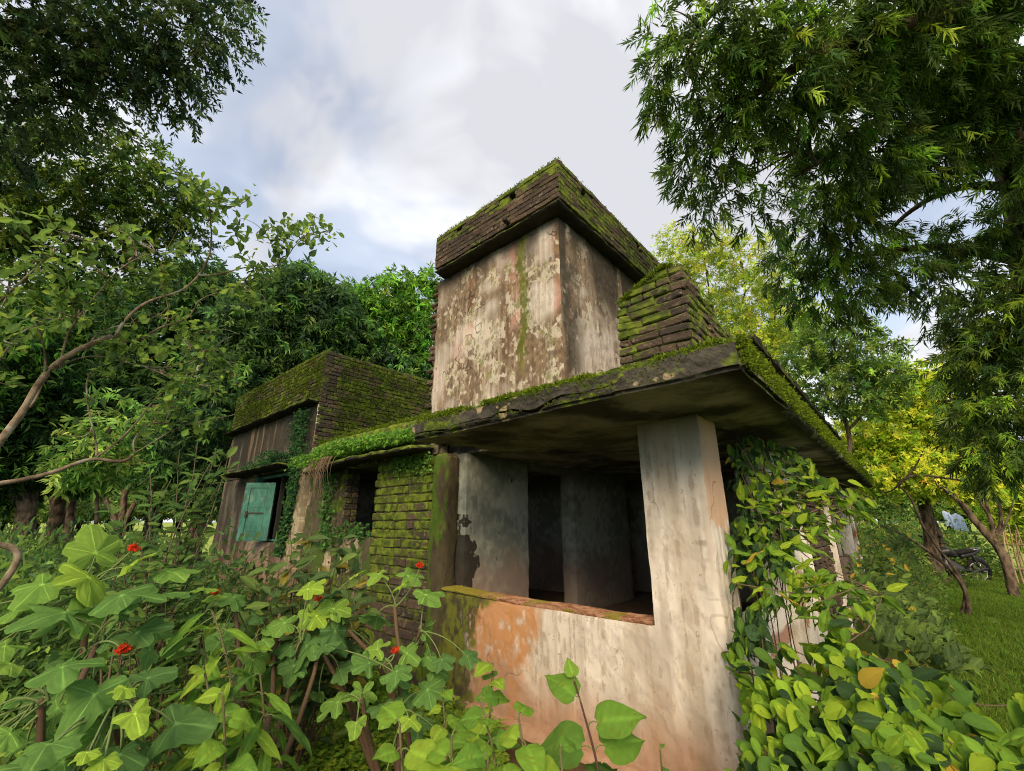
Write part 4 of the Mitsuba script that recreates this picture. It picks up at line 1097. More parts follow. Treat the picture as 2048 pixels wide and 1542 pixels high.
leafy_tree('sunlit_tree', 'sunlit tree at the right edge behind the leaning trunk', [(1990, 980, 21, 40), (2030, 1000, 21, 50), (2060, 950, 21, 60), (1975, 1020, 22, 30), (2040, 1050, 21, 40), (2100, 1010, 21, 60)],
           [([down(at(2060, 1070, 21.5)), at(2060, 1020, 21.5), at(2050, 960, 21)], 0.15, 0.04)], sunny, 133, tm=OVAL, per=46, n_leaf=11, twig=0.28, leaf=0.15, droop=0.2)
# ------------------------------------------------------------------ big lobed leaves (coral plants), built leaf by leaf
def lobed_leaf(seed, lobes=5, deep=0.42):
    """A peltate leaf of radius about 1 in the xy plane, its notch towards -x, with round lobes, raised veins and a wavy blade."""
    g = np.random.default_rng(seed)
    ax = np.linspace(-2.15, 2.15, lobes) + g.normal(0, 0.08, lobes)
    ln = 1.0 - 0.30 * np.abs(ax / 2.15) ** 1.5 + g.normal(0, 0.05, lobes)
    wd = np.full(lobes, 0.44) + g.normal(0, 0.02, lobes)
    th = np.unique(np.concatenate([np.linspace(-math.pi, math.pi, 61)[:-1], ax - 0.012, ax + 0.012, ax - 0.07, ax + 0.07]))
    r = np.full(len(th), 0.40)
    for a, l, w_ in zip(ax, ln, wd):
        d = np.abs((th - a + math.pi) % (2 * math.pi) - math.pi)
        r = np.maximum(r, (1 - deep) * l + deep * l * np.exp(-(d / w_) ** 4) * np.clip(1.15 - 0.10 * (d / w_) ** 2, 0, 1.05) - np.where(d > w_ * 1.6, deep * 0.3, 0))
    back = np.exp(-((np.abs(th) - math.pi) / 0.30) ** 2)
    r = r * (1 - 0.62 * back)
    r = np.convolve(np.r_[r[-1:], r, r[:1]], [0.2, 0.6, 0.2], 'valid') * (1 + 0.02 * np.sin(th * 17 + seed))
    vein = np.min(np.abs((th[:, None] - ax[None] + math.pi) % (2 * math.pi) - math.pi), 1) < 0.02
    ph = g.uniform(0, 6.3, 4)
    V, tone = [np.array([0, 0, 0.0])], [2.2]
    da = np.abs((th[:, None] - ax[None] + math.pi) % (2 * math.pi) - math.pi).min(1)
    for t in (0.14, 0.3, 0.45, 0.58, 0.7, 0.8, 0.9, 1.0):
        x, y = np.cos(th) * r * t, np.sin(th) * r * t
        z = -0.22 * t ** 2 * r + 0.07 * t * np.sin(3 * th + ph[0]) + 0.05 * t * t * np.sin(8 * th + ph[1]) - 0.012 * vein * t + 0.02 * np.cos((t * 6.5 - da * 2.2) * 2 * np.pi) * t * 0.5 + 0.015 * np.sin(9 * x + ph[2]) * np.sin(9 * y + ph[3])
        V.append(np.stack([x, y, z], 1)); tone.append(np.where(vein & (t < 0.97), 2.0 - 0.6 * t, 0.94 + 0.16 * (np.cos((t * 6.5 - da * 2.2) * 2 * np.pi) > 0.8) + 0.07 * np.sin(5 * x * 2 + ph[0]) * np.sin(9 * y + ph[1])) * (1.12 if t == 1.0 else 1.0))
    v = np.vstack([V[0][None]] + V[1:])
    k = len(th)
    i = np.arange(k); j = (i + 1) % k
    f = [np.stack([i * 0, 1 + i, 1 + j], 1)]
    for m in range(7):
        a, b = 1 + m * k, 1 + (m + 1) * k
        f += [np.stack([a + i, b + i, b + j], 1), np.stack([a + i, b + j, a + j], 1)]
    tone = np.concatenate([[2.2]] + tone[1:])
    return v, np.vstack(f), tone[:, None] * np.array([1.0, 1.0, 0.95])


LOBED = [lobed_leaf(s, lb, dp) for s, lb, dp in ((1, 5, 0.42), (2, 5, 0.48), (3, 3, 0.34), (4, 5, 0.36), (5, 4, 0.44))]
YOUNG = (0.19, 0.33, 0.045)
_leafshape = {}


def leaf_entry(tm_key, tm, col, bsdf):
    """The ply dict of a leaf in one of a few colour variants, shared by all alike leaves."""
    if isinstance(tm, list):
        i = int(np.random.default_rng(len(scene)).integers(len(tm)))
        tm_key, tm = (tm_key, i), tm[i]
    k = (tm_key, tuple(np.round(col, 4)))
    if k not in _leafshape:
        v, f, t = tm
        _leafshape[k] = mikit.ply((v, f), bsdf, smooth=True, color=np.clip(np.asarray(col) * t, 0.002, 0.95))
    return _leafshape[k]


def placed(shape, pos, d, n, s):
    R = frames(np.asarray(d, float)[None].copy(), np.asarray(n, float)[None].copy())[0]
    m = np.eye(4)
    m[:3, :3] = R * s
    m[:3, 3] = pos
    return {**shape, 'to_world': T(m)}


TONES = [np.array(c) for c in ((0.125, 0.25, 0.066), (0.17, 0.315, 0.068), (0.22, 0.37, 0.066), (0.27, 0.42, 0.058), (0.10, 0.20, 0.064))]


def coral_plant(label, foot, heads, leaves, seed, flowers=(), extra=0):
    """A coral plant: woody stems, long petioles, lobed leaves given as (px, py, dist, radius px, tone, [roll])."""
    g = np.random.default_rng(seed)
    t = thing('coral_plant', label, 'plant', None)
    w = Acc()
    heads = [np.asarray(h) for h in heads]
    f0 = down(foot, -0.05)
    for h in heads:
        m = (f0 + h) / 2 + g.normal(0, 0.05, 3)
        b = Acc()
        b.tube(wobble(curve([f0 + g.normal(0, 0.03, 3) * [1, 1, 0], m, h], 10), 0.02, 3.0, seed), np.linspace(0.020, 0.011, 10), (0.10, 0.065, 0.04), 7, 0.15)
        part('stem', b.shape('stem_mat', True), t)
    rows = list(leaves)
    for _ in range(extra):
        h = heads[g.integers(len(heads))]
        q = h + g.normal(0, 1, 3) * [0.20, 0.20, 0.12] + [0, 0, -0.28]
        rows.append((q, None, None, g.uniform(0.06, 0.125), int(g.choice([0, 0, 4, 1])), 0))
    for row in rows:
        px, py, dist, r, tone = row[:5]
        if py is None:
            p, rad = px, r
        else:
            d = FWD + _RIGHT * (px - 1024) / 853.64 - _UP * (py - 771) / 853.64
            p, rad = at(px, py, dist), r * dist / np.linalg.norm(d) / 853.64
        h = heads[int(np.argmin([np.linalg.norm(p - q) for q in heads]))]
        outw = unit((p - h) * [1, 1, 0.25] + g.normal(0, 0.05, 3))
        up = unit(np.array([0, 0, 1.0]) + unit(CAM - p) * (0.12 + g.uniform(0.6, 1.1) * np.clip((1.38 - p[2]) * 2.2, 0, 1)) + outw * 0.2 + g.normal(0, 0.2, 3))
        tm = int(g.integers(len(LOBED)))
        part('leaf', placed(leaf_entry(('lobed', tm), LOBED[tm], TONES[tone], 'gloss_leaf_mat'), p, outw + [0, 0, -0.15], up, rad), t)
        mid = (h + p) / 2 + np.array([0, 0, 0.03])
        w.tube(curve([h + g.normal(0, 0.012, 3), mid, p - up * 0.012], 7), np.linspace(0.0045, 0.0026, 7), (0.12, 0.17, 0.055), 5)
    part('petioles', w.shape('stem_mat', True), t, kind='stuff')
    for px, py, dist, foot_i in flowers:
        a = Acc()
        p = at(px, py, dist)
        for q in rand_unit(34, g):
            q = q * [1, 1, 0.55] + [0, 0, 0.25]
            e = p + q * 0.022 * g.uniform(0.7, 1.2)
            a.tube([p - [0, 0, 0.006], e], [0.0012, 0.001], (0.55, 0.05, 0.02), 3)
            a.scatter(ROUND, [e] * 3, rand_unit(3, g), [q] * 3, np.full(3, 0.011), np.array([[0.72, 0.075, 0.025]]))
        fk = part('flower', a.shape('leaf_mat'), t, label='small coral red flower head')
        b = Acc()
        h = heads[int(np.argmin([np.linalg.norm(p - q) for q in heads]))]
        b.tube(curve([h, (h + p) / 2 + g.normal(0, 0.015, 3), p], 8), np.linspace(0.005, 0.003, 8), (0.14, 0.2, 0.07), 5)
        part('stalk', b.shape('stem_mat', True), fk)


def zl(rows, ox, oy, sc, dist, ddist=0.0):
    """Leaf rows read off an enlarged view: (zx, zy, diameter, tone[, nearer]) -> (px, py, dist, radius px, tone)."""
    return [(ox + r[0] / sc, oy + r[1] / sc, dist + (r[4] if len(r) > 4 else 0) + ddist * i, r[2] / sc * 0.52, r[3]) for i, r in enumerate(rows)]


coral_plant('coral plant with very large lobed leaves in the near left corner', at(150, 1700, 2.9), [at(190, 1290, 2.55), at(170, 1180, 2.75), at(90, 1400, 2.4), at(230, 1420, 2.35)],
            zl([(560, 195, 330, 2, .25), (250, 375, 310, 1, .15), (520, 335, 380, 3, .1), (760, 262, 230, 3, .2), (985, 300, 290, 1, .25), (710, 440, 390, 0), (930, 440, 300, 0, .1), (385, 540, 470, 0), (700, 560, 260, 4, -.05), (60, 840, 330, 2, -.2), (130, 520, 240, 1, .2)], 0, 1040, 2.926, 2.5)
            + zl([(365, 860, 380, 0), (555, 1020, 420, 0), (790, 1130, 270, 3, -.1), (735, 985, 170, 3, -.05), (865, 925, 280, 4, .15), (1030, 1190, 430, 4, .1), (285, 1310, 420, 0, -.1), (590, 1235, 340, 1, .05), (700, 1370, 330, 4, 0), (510, 1360, 170, 3, -.2), (610, 1400, 200, 3, -.2), (120, 1050, 260, 0, .2), (180, 1440, 300, 0, -.15), (860, 1330, 300, 4, .2), (60, 1250, 200, 1), (640, 690, 200, 4, .3), (800, 660, 300, 4, .3)], 0, 1040, 2.926, 2.25),
            211, [(268, 1097, 2.75, 0), (245, 1300, 2.5, 0)], extra=44)
coral_plant('coral plant in the middle of the thicket, its single red flower before the mossy bricks', at(800, 1560, 3.4), [at(790, 1215, 3.1), at(770, 1330, 3.0), at(700, 1260, 3.2), at(840, 1260, 3.05), at(720, 1400, 2.95), at(800, 1420, 2.95), at(640, 1230, 3.25), at(650, 1310, 3.1)],
            zl([(465, 140, 190, 2), (630, 150, 210, 1, .1), (590, 205, 170, 3, -.05), (735, 262, 235, 1, -.1), (325, 145, 120, 3), (450, 385, 260, 0), (455, 580, 200, 2, -.1), (720, 475, 220, 0), (745, 625, 190, 0), (185, 255, 190, 4, .15), (90, 210, 150, 3), (60, 370, 170, 2, .05), (240, 370, 190, 1, .05), (40, 560, 230, 4), (200, 560, 210, 4)], 600, 1100, 2.926, 3.1)
            + zl([(555, 730, 220, 0), (745, 815, 250, 0), (475, 920, 230, 4), (370, 830, 190, 1), (640, 990, 170, 3, -.2), (520, 980, 180, 2, -.2), (330, 1010, 190, 2, -.1), (690, 1010, 200, 4), (150, 560, 180, 4), (830, 640, 160, 4)], 600, 1100, 2.926, 2.95),
            212, [(840, 1132, 3.0, 0), (635, 1198, 3.2, 0), (790, 1302, 3.0, 0)], extra=16)
coral_plant('smaller coral plant under the citrus bush, left of the middle', at(500, 1560, 3.2), [at(560, 1230, 3.25), at(600, 1280, 3.1), at(470, 1215, 3.4), at(640, 1300, 3.1), at(520, 1260, 3.2)],
            zl([(1670, 600, 230, 1), (1800, 405, 200, 3, -.1), (1830, 730, 300, 0), (1960, 650, 260, 4), (1530, 580, 180, 4), (1850, 560, 190, 3), (1950, 520, 230, 2), (1370, 450, 190, 0, .2), (1720, 850, 210, 4), (1740, 890, 160, 0), (1280, 440, 160, 2, .2), (1200, 400, 190, 2, .1), (1540, 700, 210, 1), (1990, 880, 200, 4)], 0, 1040, 2.926, 3.1),
            213, [(430, 1185, 3.3, 0)], extra=16)


# ------------------------------------------------------------------ saplings and weeds with leaves set along a stem
def stem_plant(name, label, foot, tip, rows, tm, tmk, tones, seed, category='plant', group=None, stem_r=(0.008, 0.004), stem_col=(0.10, 0.09, 0.04), bsdf='gloss_leaf_mat', face=0.6):
    """rows: (t along the stem, azimuth degrees, lift, length m, tone)."""
    g = np.random.default_rng(seed)
    t = thing(name, label, category, group)
    w = Acc()
    c = wobble(curve([down(foot, -0.04), (np.asarray(foot) + tip) / 2 + g.normal(0, 0.02, 3), tip], 14), 0.012, 3, seed)
    w.tube(c, np.linspace(*stem_r, 14), stem_col, 6)
    for (s, az, lift, ln, tone) in rows:
        p = c[min(13, int(s * 13))]
        d = np.array([math.cos(math.radians(az)), math.sin(math.radians(az)), lift])
        d = unit(d)
        b = p + d * ln * 0.22
        w.tube(curve([p, (p + b) / 2 + [0, 0, 0.01], b], 4), np.linspace(0.0035, 0.002, 4), (0.12, 0.15, 0.05), 4)
        up = unit(np.array([0, 0, 1.0]) + unit(CAM - b) * face + g.normal(0, 0.15, 3))
        part('leaf', placed(leaf_entry((tmk, 0), tm, tones[tone], bsdf), b, d + [0, 0, -0.25], up, ln), t)
    part('stem', w.shape('stem_mat', True), t)
    return t


def whorl(n, seed, ln=(0.10, 0.16), t0=0.35, lift=(0.0, 0.6), tones=3, az=None):
    g = np.random.default_rng(seed)
    out = []
    for i in range(n):
        s = t0 + (1 - t0) * (i / max(1, n - 1)) ** 0.8
        out.append((s, (i * 137.5 if az is None else g.choice(az)) + g.normal(0, 12), g.uniform(*lift), g.uniform(*ln) * (1.05 - 0.35 * s), int(g.integers(tones))))
    return out


def veined(tm, n=3):
    v, f, t = tm
    return tm


BROAD = leaf_template([(0, 0), (-0.06, 0.12), (0.04, 0.26), (0.2, 0.36), (0.42, 0.36), (0.65, 0.25), (0.86, 0.1), (1, 0)], 0.25, 0.22, 1.22, 1.0)
LIME = [np.array(c) for c in ((0.17, 0.31, 0.04), (0.13, 0.26, 0.04), (0.24, 0.37, 0.045), (0.095, 0.195, 0.042))]
MIDG = [np.array(c) for c in ((0.11, 0.22, 0.04), (0.14, 0.27, 0.04), (0.085, 0.175, 0.038), (0.19, 0.33, 0.05))]

hp = at(1215, 1640, 2.15)
stem_plant('broad_leaved_seedling', 'young plant with big heart-shaped leaves and a dark stem before the orange wall', hp, at(1150, 1362, 2.15),
           [(0.62, 150, 0.1, 0.21, 0), (0.66, -50, 0.2, 0.19, 0), (0.80, 110, 0.2, 0.225, 0), (0.78, -30, 0.35, 0.20, 1), (0.9, -60, 0.5, 0.19, 1), (0.95, 100, 0.9, 0.155, 1), (0.5, -75, 0.0, 0.16, 1), (0.55, 130, -0.2, 0.18, 2), (0.35, -40, 0.2, 0.15, 1), (0.4, 170, 0.1, 0.16, 2), (1.0, 60, 1.6, 0.08, 3), (0.3, 60, 0.0, 0.14, 2), (0.22, -100, 0.2, 0.15, 1), (0.7, 30, 0.1, 0.17, 2), (0.45, 0, 0.1, 0.15, 1)],
           D_HEART, 'heart', MIDG, 221, face=1.3, stem_col=(0.06, 0.03, 0.025))
specs = [('lime green weed with crinkled leaves in front of the wall foot', 990, 1600, 2.25, 960, 1395, 22, (0.13, 0.19)), ('tallest of the lime green weeds, by the mossy wall end', 985, 1540, 2.75, 985, 1330, 18, (0.11, 0.17)),
         ('lime green weed at the bottom edge below the coral plant', 800, 1640, 2.1, 800, 1455, 20, (0.14, 0.21)), ('bushy lime green weed at the bottom edge', 900, 1650, 2.0, 905, 1470, 22, (0.13, 0.20)), ('weed with wide leaves at the bottom edge by the orange foot of the wall', 1050, 1640, 2.05, 1040, 1435, 22, (0.14, 0.21)),
         ('yellowish weed low in the near left thicket', 470, 1620, 2.3, 445, 1390, 15, (0.10, 0.16)), ('yellow leaved weed left of the small creeping ground cover', 400, 1600, 2.4, 410, 1335, 13, (0.10, 0.15)), ('small green weed at the foot of the pillar', 1330, 1620, 2.5, 1322, 1500, 9, (0.06, 0.09)), 
         ('broad weed between the coral plant and the orange wall foot', 880, 1560, 2.7, 885, 1385, 16, (0.10, 0.15)), ('lime green weed under the heart-leaved seedling', 1130, 1660, 1.95, 1120, 1500, 14, (0.11, 0.16)), ('pale weed at the bottom edge left of the seedling', 965, 1680, 1.9, 975, 1520, 18, (0.12, 0.18))]
for i, (lab, fx, fy, dist, tx, ty, n, ln) in enumerate(specs):
    stem_plant('weed', lab, at(fx, fy, dist), at(tx, ty, dist - 0.05), whorl(n, 300 + i, ln, 0.25), D_HEART if i != 7 else D_ELLIP, 'heart' if i != 7 else 'ellip', LIME if i != 7 else MIDG, 400 + i, group=None, face=0.9)
for i, (lab, fx, fy, dist, tx, ty, tones) in enumerate([('sapling with long drooping yellow-green leaves in the near thicket', 430, 1560, 2.6, 425, 1220, LIME), ('mango sapling with long ribbed leaves in the near thicket', 540, 1560, 2.55, 520, 1350, MIDG), ('sapling of long narrow leaves between the two coral plants', 410, 1500, 2.75, 405, 1270, MIDG)]):
    stem_plant('sapling', lab, at(fx, fy, dist), at(tx, ty, dist), whorl(26, 330 + i, (0.19, 0.28), 0.35, (-0.25, 0.45)), D_LONG, 'long', tones, 430 + i, face=0.7)


# ------------------------------------------------------------------ bushes built of twigs
def bush(name, label, foot, tips, tm, tmk, leaf, cols, seed, n_parts=80, sides=6, per_tip=14, category='bush', stem_col=(0.09, 0.06, 0.04), spread=0.09, mat='leaf_mat', face=0.5, r0=0.016, fine=None):
    """Stems from the foot to each tip, leaves in two rows along their upper half. The nearest leaves are parts, the others one mesh."""
    g = np.random.default_rng(seed)
    t = thing(name, label, category)
    w, rest = Acc(), Acc()
    L = []
    foot = down(foot, -0.04)
    for q in tips:
        q = np.asarray(q)
        m = (foot + q) / 2 + g.normal(0, 0.08, 3)
        c = wobble(curve([foot + g.normal(0, 0.05, 3) * [1, 1, 0], m, q], 16), 0.03, 2.5, seed)
        w.tube(c, np.linspace(r0, r0 * 0.2, 16), stem_col, sides)
        for i in range(per_tip):
            s = 0.45 + 0.55 * (i + g.random()) / per_tip
            p = c[min(15, int(s * 15))] + g.normal(0, spread, 3) * (1.15 - s)
            ax = unit(c[15] - c[10] + g.normal(0, 0.25, 3))
            sd = unit(np.cross(ax, [0, 0, 1.0]) + 1e-6) * (1 if i % 2 else -1)
            d = unit(ax * g.uniform(0.2, 0.9) + sd * g.uniform(0.5, 1.0) + g.normal(0, 0.25, 3) + [0, 0, -0.1])
            L.append((p, d, unit(np.array([0, 0, 1.0]) + unit(CAM - p) * face + g.normal(0, 0.3, 3)), leaf * g.uniform(0.65, 1.2), int(g.integers(len(cols)))))
            if np.linalg.norm(p - c[min(15, int(s * 15))]) > 0.04:
                w.tube([c[min(15, int(s * 15))], p], [0.003, 0.0015], stem_col, 3)
    L.sort(key=lambda l: np.linalg.norm(l[0] - CAM))
    near = L[:n_parts]
    for p, d, n, s, k in near:
        part('leaf', placed(leaf_entry((tmk, 0), fine or tm, cols[k], mat), p, d, n, s), t)
    if len(L) > n_parts:
        far = L[n_parts:]
        cc = np.array([cols[l[4]] for l in far]) * np.exp(g.normal(0, 0.12, (len(far), 1)))
        rest.scatter(tm, [l[0] for l in far], np.array([l[1] for l in far]), np.array([l[2] for l in far]), np.array([l[3] for l in far]), cc)
        part('foliage', rest.shape(mat), t, kind='stuff')
    part('stems', w.shape('stem_mat', True), t, kind='stuff')


OLIVE = [np.array(c) for c in ((0.10, 0.165, 0.055), (0.082, 0.14, 0.052), (0.13, 0.21, 0.06), (0.16, 0.245, 0.062), (0.27, 0.235, 0.05), (0.105, 0.175, 0.058))]
g = np.random.default_rng(500)
bush('citrus_bush', 'dark leafy bush with yellowish young shoots before the peeling wall', at(600, 1400, 3.9), [at(600 + dx, 1085 + dy, 3.7 + dd) for dx, dy, dd in ((-60, 25, .1), (-20, -20, 0), (30, -35, 0), (75, -15, 0), (120, 5, .1), (-90, 80, 0), (-40, 60, -.2), (20, 40, -.3), (70, 50, -.3), (120, 60, -.1), (-110, 130, .1), (-60, 125, -.2), (0, 110, -.4), (50, 110, -.4), (100, 120, -.3), (140, 110, -.1), (-130, 170, .1), (-20, 170, -.4), (60, 170, -.4), (110, 180, -.3), (10, 10, .2), (90, -30, .2), (45, 75, .1))],
     ELLIP, 'ellip', 0.155, OLIVE, 501, n_parts=220, per_tip=26, spread=0.12, mat='gloss_leaf_mat', fine=D_ELLIP, r0=0.009)
LIGHTG = [np.array(c) for c in ((0.10, 0.20, 0.055), (0.14, 0.24, 0.06), (0.075, 0.155, 0.05), (0.18, 0.28, 0.07))]
bush('custard_apple_bush', 'slanting brown branched bush with paired pale leaves before the teal shutter', at(225, 1400, 4.3), [at(431, 896, 4.4), at(418, 925, 4.3), at(465, 880, 4.3), at(395, 880, 4.5), at(340, 960, 4.4), at(300, 985, 4.3), at(260, 1020, 4.3), at(400, 990, 4.3), at(300, 930, 4.6), at(360, 900, 4.6), at(440, 925, 4.3), at(370, 1010, 4.2), at(385, 1050, 4.2), at(210, 1000, 4.4), at(470, 905, 4.3)],
     ELLIP, 'ellip2', 0.115, LIGHTG, 502, n_parts=150, per_tip=24, spread=0.06, r0=0.012, stem_col=(0.10, 0.078, 0.055), fine=D_ELLIP)
bush('low_bush', 'low bush with small bright leaves between hedge and coral plant', at(330, 1330, 4.0), [at(300 + dx, 1075 + dy, 3.9) for dx, dy in ((-20, 0), (20, -10), (60, 0), (-60, 30), (0, 30), (50, 40), (90, 25), (-90, 60), (30, 75), (85, 70), (120, 50), (-40, 85), (110, 110), (60, 120))],
     ELLIP, 'ellip3', 0.095, LIGHTG, 503, n_parts=60, per_tip=26, spread=0.09, r0=0.007)


# ------------------------------------------------------------------ the forked shrub tree at the left, close to the camera
def forked_tree():
    g = np.random.default_rng(601)
    t = thing('forked_tree', 'bare-limbed small tree leaning in from the left with thin grey-brown forks and sparse pale leaves', 'tree')
    BK = (0.27, 0.21, 0.145)
    D = 3.1
    P = lambda *xy: [at(x, y, D + (d[0] if d else 0)) for x, y, *d in xy]
    paths = [(P((-120, 1010, .1), (0, 895), (60, 815), (120, 735), (175, 703), (228, 682)), 0.050, 0.030), (P((228, 682), (250, 640), (300, 600), (345, 585), (395, 550), (415, 505), (420, 440), (418, 400)), 0.028, 0.006),
             (P((228, 682), (290, 672), (330, 650), (385, 628), (400, 600), (440, 580), (490, 565)), 0.020, 0.006), (P((395, 550), (450, 545), (510, 530), (560, 525), (590, 490), (620, 470), (655, 465)), 0.014, 0.004), (P((-120, 985, 0), (0, 966), (123, 935), (195, 913), (253, 916), (270, 905)), 0.034, 0.020),
             (P((270, 905), (275, 870), (310, 840), (350, 800), (390, 775), (440, 745), (470, 725)), 0.014, 0.004), (P((195, 913), (240, 880), (290, 830), (330, 790), (380, 760), (430, 700), (470, 670)), 0.016, 0.004), (P((195, 913), (185, 850), (175, 795)), 0.014, 0.008), (P((270, 905), (330, 870), (360, 855), (420, 840), (470, 830)), 0.010, 0.004),
             (P((123, 735), (130, 690), (150, 640), (210, 560), (260, 520), (330, 500)), 0.014, 0.004), (P((175, 703), (215, 660), (300, 640), (340, 610)), 0.010, 0.004), (P((330, 650), (335, 600), (325, 540), (350, 480), (370, 440)), 0.009, 0.003), (P((290, 735), (340, 735), (380, 700), (440, 660), (480, 670)), 0.008, 0.003), (P((60, 815), (90, 700), (60, 620), (20, 560)), 0.016, 0.005),
             (P((120, 735), (200, 715), (290, 735), (350, 735), (420, 690)), 0.011, 0.004), (P((560, 525), (540, 480), (510, 450), (480, 440)), 0.007, 0.003), (P((-60, 660), (0, 600), (60, 540), (140, 470)), 0.02, 0.006), (P((-80, 760), (0, 720), (50, 660), (110, 640), (170, 620)), 0.02, 0.005),
             (P((-60, 1075), (0, 1090), (28, 1100), (15, 1150), (-30, 1220)), 0.040, 0.03)]
    w = Acc()
    limbs(w, [(p, a * 0.33, b * 0.42) for p, a, b in paths], BK, 8)
    nodes = np.vstack([curve(p, 20) for p, a, b in paths])
    L = []
    clusters = [(350, 360, 9), (400, 390, 14), (430, 385, 14), (460, 400, 12), (440, 430, 10), (480, 470, 12), (520, 470, 14), (560, 470, 18), (600, 470, 16), (640, 460, 12), (570, 500, 14), (600, 440, 10), (610, 420, 5), (500, 530, 10), (470, 560, 16), (520, 560, 16), (490, 590, 14), (440, 590, 10), (330, 540, 12), (360, 500, 12), (300, 500, 10), (260, 520, 14), (280, 560, 14), (200, 540, 12), (140, 470, 12), (60, 470, 12), (170, 490, 10), (230, 480, 10), (160, 600, 16), (110, 620, 16), (60, 640, 12), (20, 560, 12), (150, 640, 12), (240, 690, 18), (280, 700, 16), (350, 680, 16), (400, 700, 14), (430, 710, 14), (460, 720, 12), (300, 740, 14), (270, 790, 14), (330, 760, 10), (370, 760, 10), (420, 790, 12), (250, 740, 12), (200, 760, 8), (330, 810, 8), (400, 840, 8), (30, 690, 12), (20, 750, 10), (0, 620, 14), (410, 660, 10), (340, 640, 8), (180, 850, 5), (470, 770, 8), (300, 850, 6), (120, 560, 12), (40, 520, 10)]
    GR = [np.array(c) for c in ((0.16, 0.27, 0.055), (0.22, 0.34, 0.06), (0.10, 0.18, 0.055), (0.28, 0.39, 0.065), (0.13, 0.225, 0.06))]
    for (x, y, k) in clusters:
        c0 = at(x, y, D + g.normal(0, 0.12))
        a = nodes[np.argmin(np.linalg.norm(nodes - c0, axis=1))]
        for j in range(2):
            e = c0 + g.normal(0, 0.05, 3)
            tw = wobble(curve([a, (a + e) / 2 + g.normal(0, 0.02, 3), e], 7), 0.012, 5, int(x))
            w.tube(tw, np.linspace(0.0045, 0.0018, 7), BK, 4)
            for i in range(int(k * 1.25)):
                p = tw[int(g.integers(3, 7))] + g.normal(0, 0.028, 3)
                L.append((p, unit(e - a + rand_unit(1, g)[0] * 0.9), unit(np.array([0, 0, 1.0]) + rand_unit(1, g)[0] * 0.5 + unit(CAM - p) * 0.3), g.uniform(0.036, 0.068), int(g.choice(5, p=[.3, .25, .2, .1, .15]))))
    g.shuffle(L)
    L.sort(key=lambda l: -l[3])
    for p, d, n, s, k in L[:280]:
        part('leaf', placed(leaf_entry(('obov', 0), D_OBOV, GR[k], 'leaf_mat'), p, d, n, s), t)
    far = L[280:]
    rest = Acc()
    rest.scatter(OBOV, [l[0] for l in far], np.array([l[1] for l in far]), np.array([l[2] for l in far]), np.array([l[3] for l in far]), np.array([GR[l[4]] for l in far]) * np.exp(g.normal(0, 0.15, (len(far), 1))))
    part('foliage', rest.shape('leaf_mat'), t, kind='stuff')
    part('limbs', w.shape('pale_bark', True), t, kind='stuff')
    a = Acc()
    p = at(395, 738, D)
    for _ in range(3):
        c = p + g.normal(0, 0.012, 3)
        a.scatter(OVAL, [c] * 5, rand_unit(5, g), rand_unit(5, g), np.full(5, 0.022), np.array([[0.75, 0.75, 0.70]]))
    part('flower', a.shape('leaf_mat'), t, label='small white blossom')


forked_tree()
# ------------------------------------------------------------------ the vine over the right side wall
def inside(poly, q):
    """Which of the points q lie inside the polygon."""
    x, y, r = q[:, 0], q[:, 1], np.zeros(len(q), bool)
    for (x0, y0), (x1, y1) in zip(poly, np.roll(poly, -1, 0)):
        hit = (y0 > y) != (y1 > y)
        r ^= hit & (x < (x1 - x0) * (y - y0) / (y1 - y0 + 1e-12) + x0)
    return r


